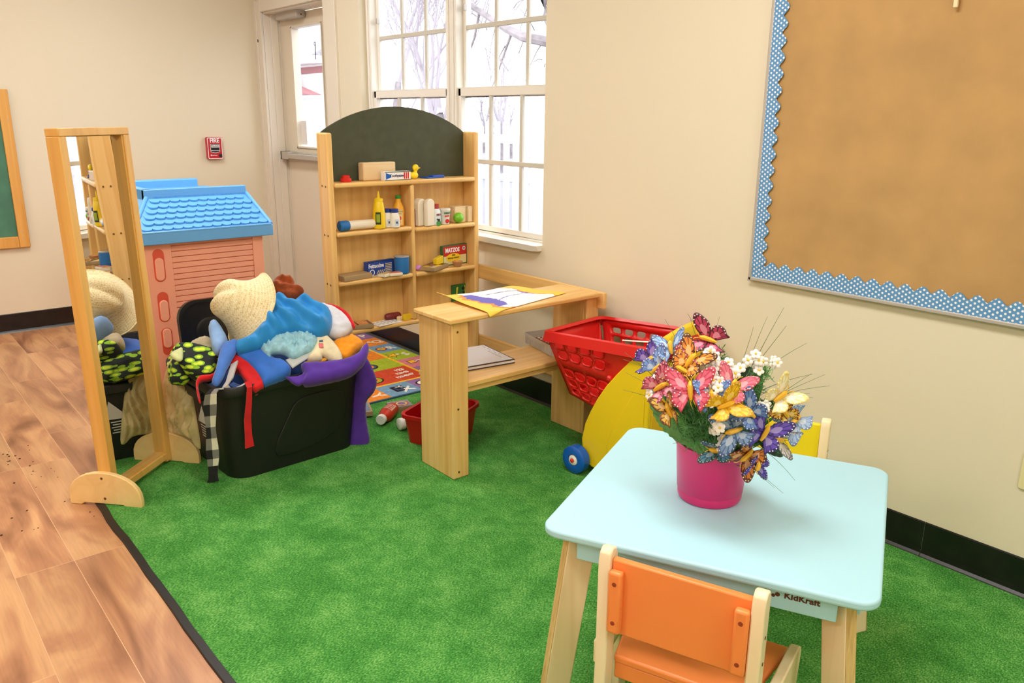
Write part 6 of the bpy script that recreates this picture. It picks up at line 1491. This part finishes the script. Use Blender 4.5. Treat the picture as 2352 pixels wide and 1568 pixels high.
leaf('broad_leaf', 'broad green leaf with scalloped edge hanging over the front bucket rim', (4.985, -1.150, .692), (5.085, -1.168, .660), .058, green[1], .012, pleats=1)
leaf('broad_leaf', 'second broad green leaf at the left front above the bucket rim', (4.975, -1.145, .700), (5.03, -1.182, .668), .045, green[0], .012, pleats=1)
leaf('broad_leaf', 'green leaf tucked behind the teal butterfly at the bucket rim', (4.96, -1.11, .70), (4.985, -1.178, .672), .06, green[0], .01, pleats=1)
leaf('slender_leaf', 'dark green slender leaf pointing down right beyond the bucket', (5.110, -1.045, .690), (5.175, -1.005, .640), .026, green[2], .008)
leaf('slender_leaf', 'dark green slender leaf in the upper right of the bouquet', (5.09, -1.10, .75), (5.135, -1.075, .86), .045, green[0], .01)
leaf('slender_leaf', 'dark green slender leaf behind the pink butterflies', (5.05, -1.10, .74), (5.12, -1.10, .85), .05, green[2], .01)
leaf('slender_leaf', 'narrow green leaf at the left behind the violet butterfly', (4.97, -1.14, .73), (4.89, -1.19, .80), .022, green[0], .01)
# feathery ferns: one thing each, uncountable leaflets
def fern(label, base, tip, spread, n, seed, m):
    rr = random.Random(seed); base = Vector(base); tip = Vector(tip); t = thing('feathery_fern', label, 'artificial fern', base); d = tip - base
    mb = MB(); mb.tube([(0, 0, 0), tuple(d * .5 + Vector((0, 0, .008))), tuple(d)], [.002, .0015, .0008], 5); mb.build('rachis', stem_m, t)
    mb = MB()
    for k in range(n):
        s = (k + .5) / n; p = d * s + Vector((0, 0, .008 * math.sin(PI * s))); q = Vector((rr.gauss(0, 1), rr.gauss(0, 1), rr.gauss(0, 1))).normalized(); q = (q + d.normalized() * .6).normalized() * spread * (1.1 - .6 * s) * rr.uniform(.6, 1.1)
        mb.tube([tuple(p), tuple(p + q * .55 + Vector((0, 0, .004))), tuple(p + q)], [.0011, .0009, .0004], 3)
        for w in (.35, .6, .8):
            e = Vector((rr.gauss(0, 1), rr.gauss(0, 1), rr.gauss(0, 1))).normalized() * spread * .3; mb.tube([tuple(p + q * w), tuple(p + q * w + e)], [.0009, .0003], 3)
    mb.build('leaflets', m, t)['kind'] = 'stuff'
fern('feathery green fern at the front centre above the bucket rim', (5.03, -1.12, .66), (5.085, -1.215, .775), .055, 90, 1, green[0])
fern('feathery green fern at the front left of the centre', (5.0, -1.12, .66), (5.035, -1.225, .750), .05, 70, 2, green[1])
fern('feathery green fern cluster in the upper right of the bouquet', (5.06, -1.07, .70), (5.135, -1.075, .868), .05, 110, 3, green[1])
fern('feathery green fern behind the right butterflies', (5.06, -1.05, .68), (5.160, -1.05, .800), .05, 90, 4, green[0])
fern('feathery green fern at the left behind the violet butterfly', (4.97, -1.09, .68), (4.905, -1.150, .845), .045, 80, 5, green[0])
fern('feathery dark fern filling the top middle of the bouquet', (5.0, -1.06, .68), (5.035, -1.110, .885), .055, 110, 6, green[0])
fern('feathery fern filling the lower right above the bucket rim', (5.03, -1.08, .66), (5.125, -1.120, .715), .05, 90, 7, green[1])
# foliage core filling the bucket mouth
mb = MB(); rr = random.Random(8)
for k in range(260):
    a = rr.uniform(0, 2 * PI); rad = rr.uniform(0, .075); z0 = rr.uniform(.62, .66); d = Vector((math.cos(a) * rr.uniform(.2, 1), math.sin(a) * rr.uniform(.2, 1), rr.uniform(.3, 1.4))).normalized() * rr.uniform(.06, .15)
    p = Vector((math.cos(a) * rad, math.sin(a) * rad, z0 - .5)); w = Vector((-d.y, d.x, .3)).normalized() * rr.uniform(.004, .009)
    m_ = p + d * .5 + Vector((0, 0, .006)); mb.add([tuple(p), tuple(m_ + w), tuple(p + d), tuple(m_ - w), tuple(m_ + Vector((0, 0, .002)))], [(0, 1, 4), (1, 2, 4), (2, 3, 4), (3, 0, 4)], k % 2)
o = mb.build('foliage', green[:2], None, loc=BC); tag(o, 'dense green silk foliage filling the mouth of the magenta bucket', 'foliage', kind='stuff')
# long grass blades
mb = MB(); rr = random.Random(4)
tips = [(5.19, -.92, .84), (5.21, -.93, .82), (5.20, -1.0, .86), (5.18, -.96, .80), (4.80, -1.17, .83), (4.79, -1.15, .79), (4.83, -1.2, .86), (4.88, -1.12, .94), (4.93, -1.1, .96), (5.11, -1.05, .98), (5.09, -1.07, .955), (5.14, -1.02, .96), (5.17, -.98, .92), (5.21, -1.08, .60), (5.2, -1.1, .615), (5.19, -1.0, .60), (5.13, -1.02, 1.0), (4.97, -1.14, .96), (5.02, -1.1, .97), (4.84, -1.21, .77), (5.22, -1.03, .87), (5.2, -.98, .80)]
for q in tips:
    q = Vector(q); p = Vector((BC.x, BC.y, .66)) + Vector((rr.uniform(-.04, .04), rr.uniform(-.04, .04), 0)); mid = (p + q) / 2 + (q - p).cross(Vector((rr.uniform(-1, 1), rr.uniform(-1, 1), 0))).normalized() * .02 + Vector((0, 0, .035))
    pts = [p * (1 - s) ** 2 + mid * 2 * s * (1 - s) + q * s * s for s in [i / 10 for i in range(11)]]
    mb.tube([tuple(x - BC) for x in pts], [.0011 * (1 - i / 12) + .0002 for i in range(11)], 4)
o = mb.build('grass_blades', mat('grass_blade', (96, 124, 72), .6), None, loc=BC); tag(o, 'thin arching grass blades sticking out of the bouquet', 'grass', kind='stuff')

# ------------------------------------------------------------------ light, world, camera
w = bpy.data.worlds.new('overcast_sky'); bpy.context.scene.world = w; w.use_nodes = True
nt = w.node_tree; bg = nt.nodes['Background']; bg.inputs['Color'].default_value = (.93, .96, 1.0, 1); bg.inputs['Strength'].default_value = 3.6

cam = bpy.data.cameras.new('camera'); co = bpy.data.objects.new('camera', cam); C.objects.link(co)
f_px = 1858.07; cam.sensor_width = 36; cam.lens = f_px / 2352 * 36; cam.clip_start = .05; cam.clip_end = 300
yaw, pitch, roll = .69452, .270690, .008441
f0 = Vector((-math.cos(yaw), math.sin(yaw), 0)); r0 = Vector((math.sin(yaw), math.cos(yaw), 0)); up0 = Vector((0, 0, 1))
Fw = f0 * math.cos(pitch) - up0 * math.sin(pitch); Uu = up0 * math.cos(pitch) + f0 * math.sin(pitch)
Rr = r0 * math.cos(roll) + Uu * math.sin(roll); U2 = Uu * math.cos(roll) - r0 * math.sin(roll)
co.matrix_world = axes((6.0844, -2.5956, 1.4), Rr, U2, -Fw)
sc = bpy.context.scene; sc.camera = co
sc.view_settings.view_transform = 'Standard'; sc.view_settings.look = 'None'; sc.view_settings.gamma = 1; sc.view_settings.use_curve_mapping = False
sc.view_settings.exposure = 0.05

sc.cycles.max_bounces = 8; sc.cycles.diffuse_bounces = 4; sc.cycles.glossy_bounces = 4; sc.cycles.transparent_max_bounces = 16
sc.cycles.caustics_reflective = False; sc.cycles.caustics_refractive = False
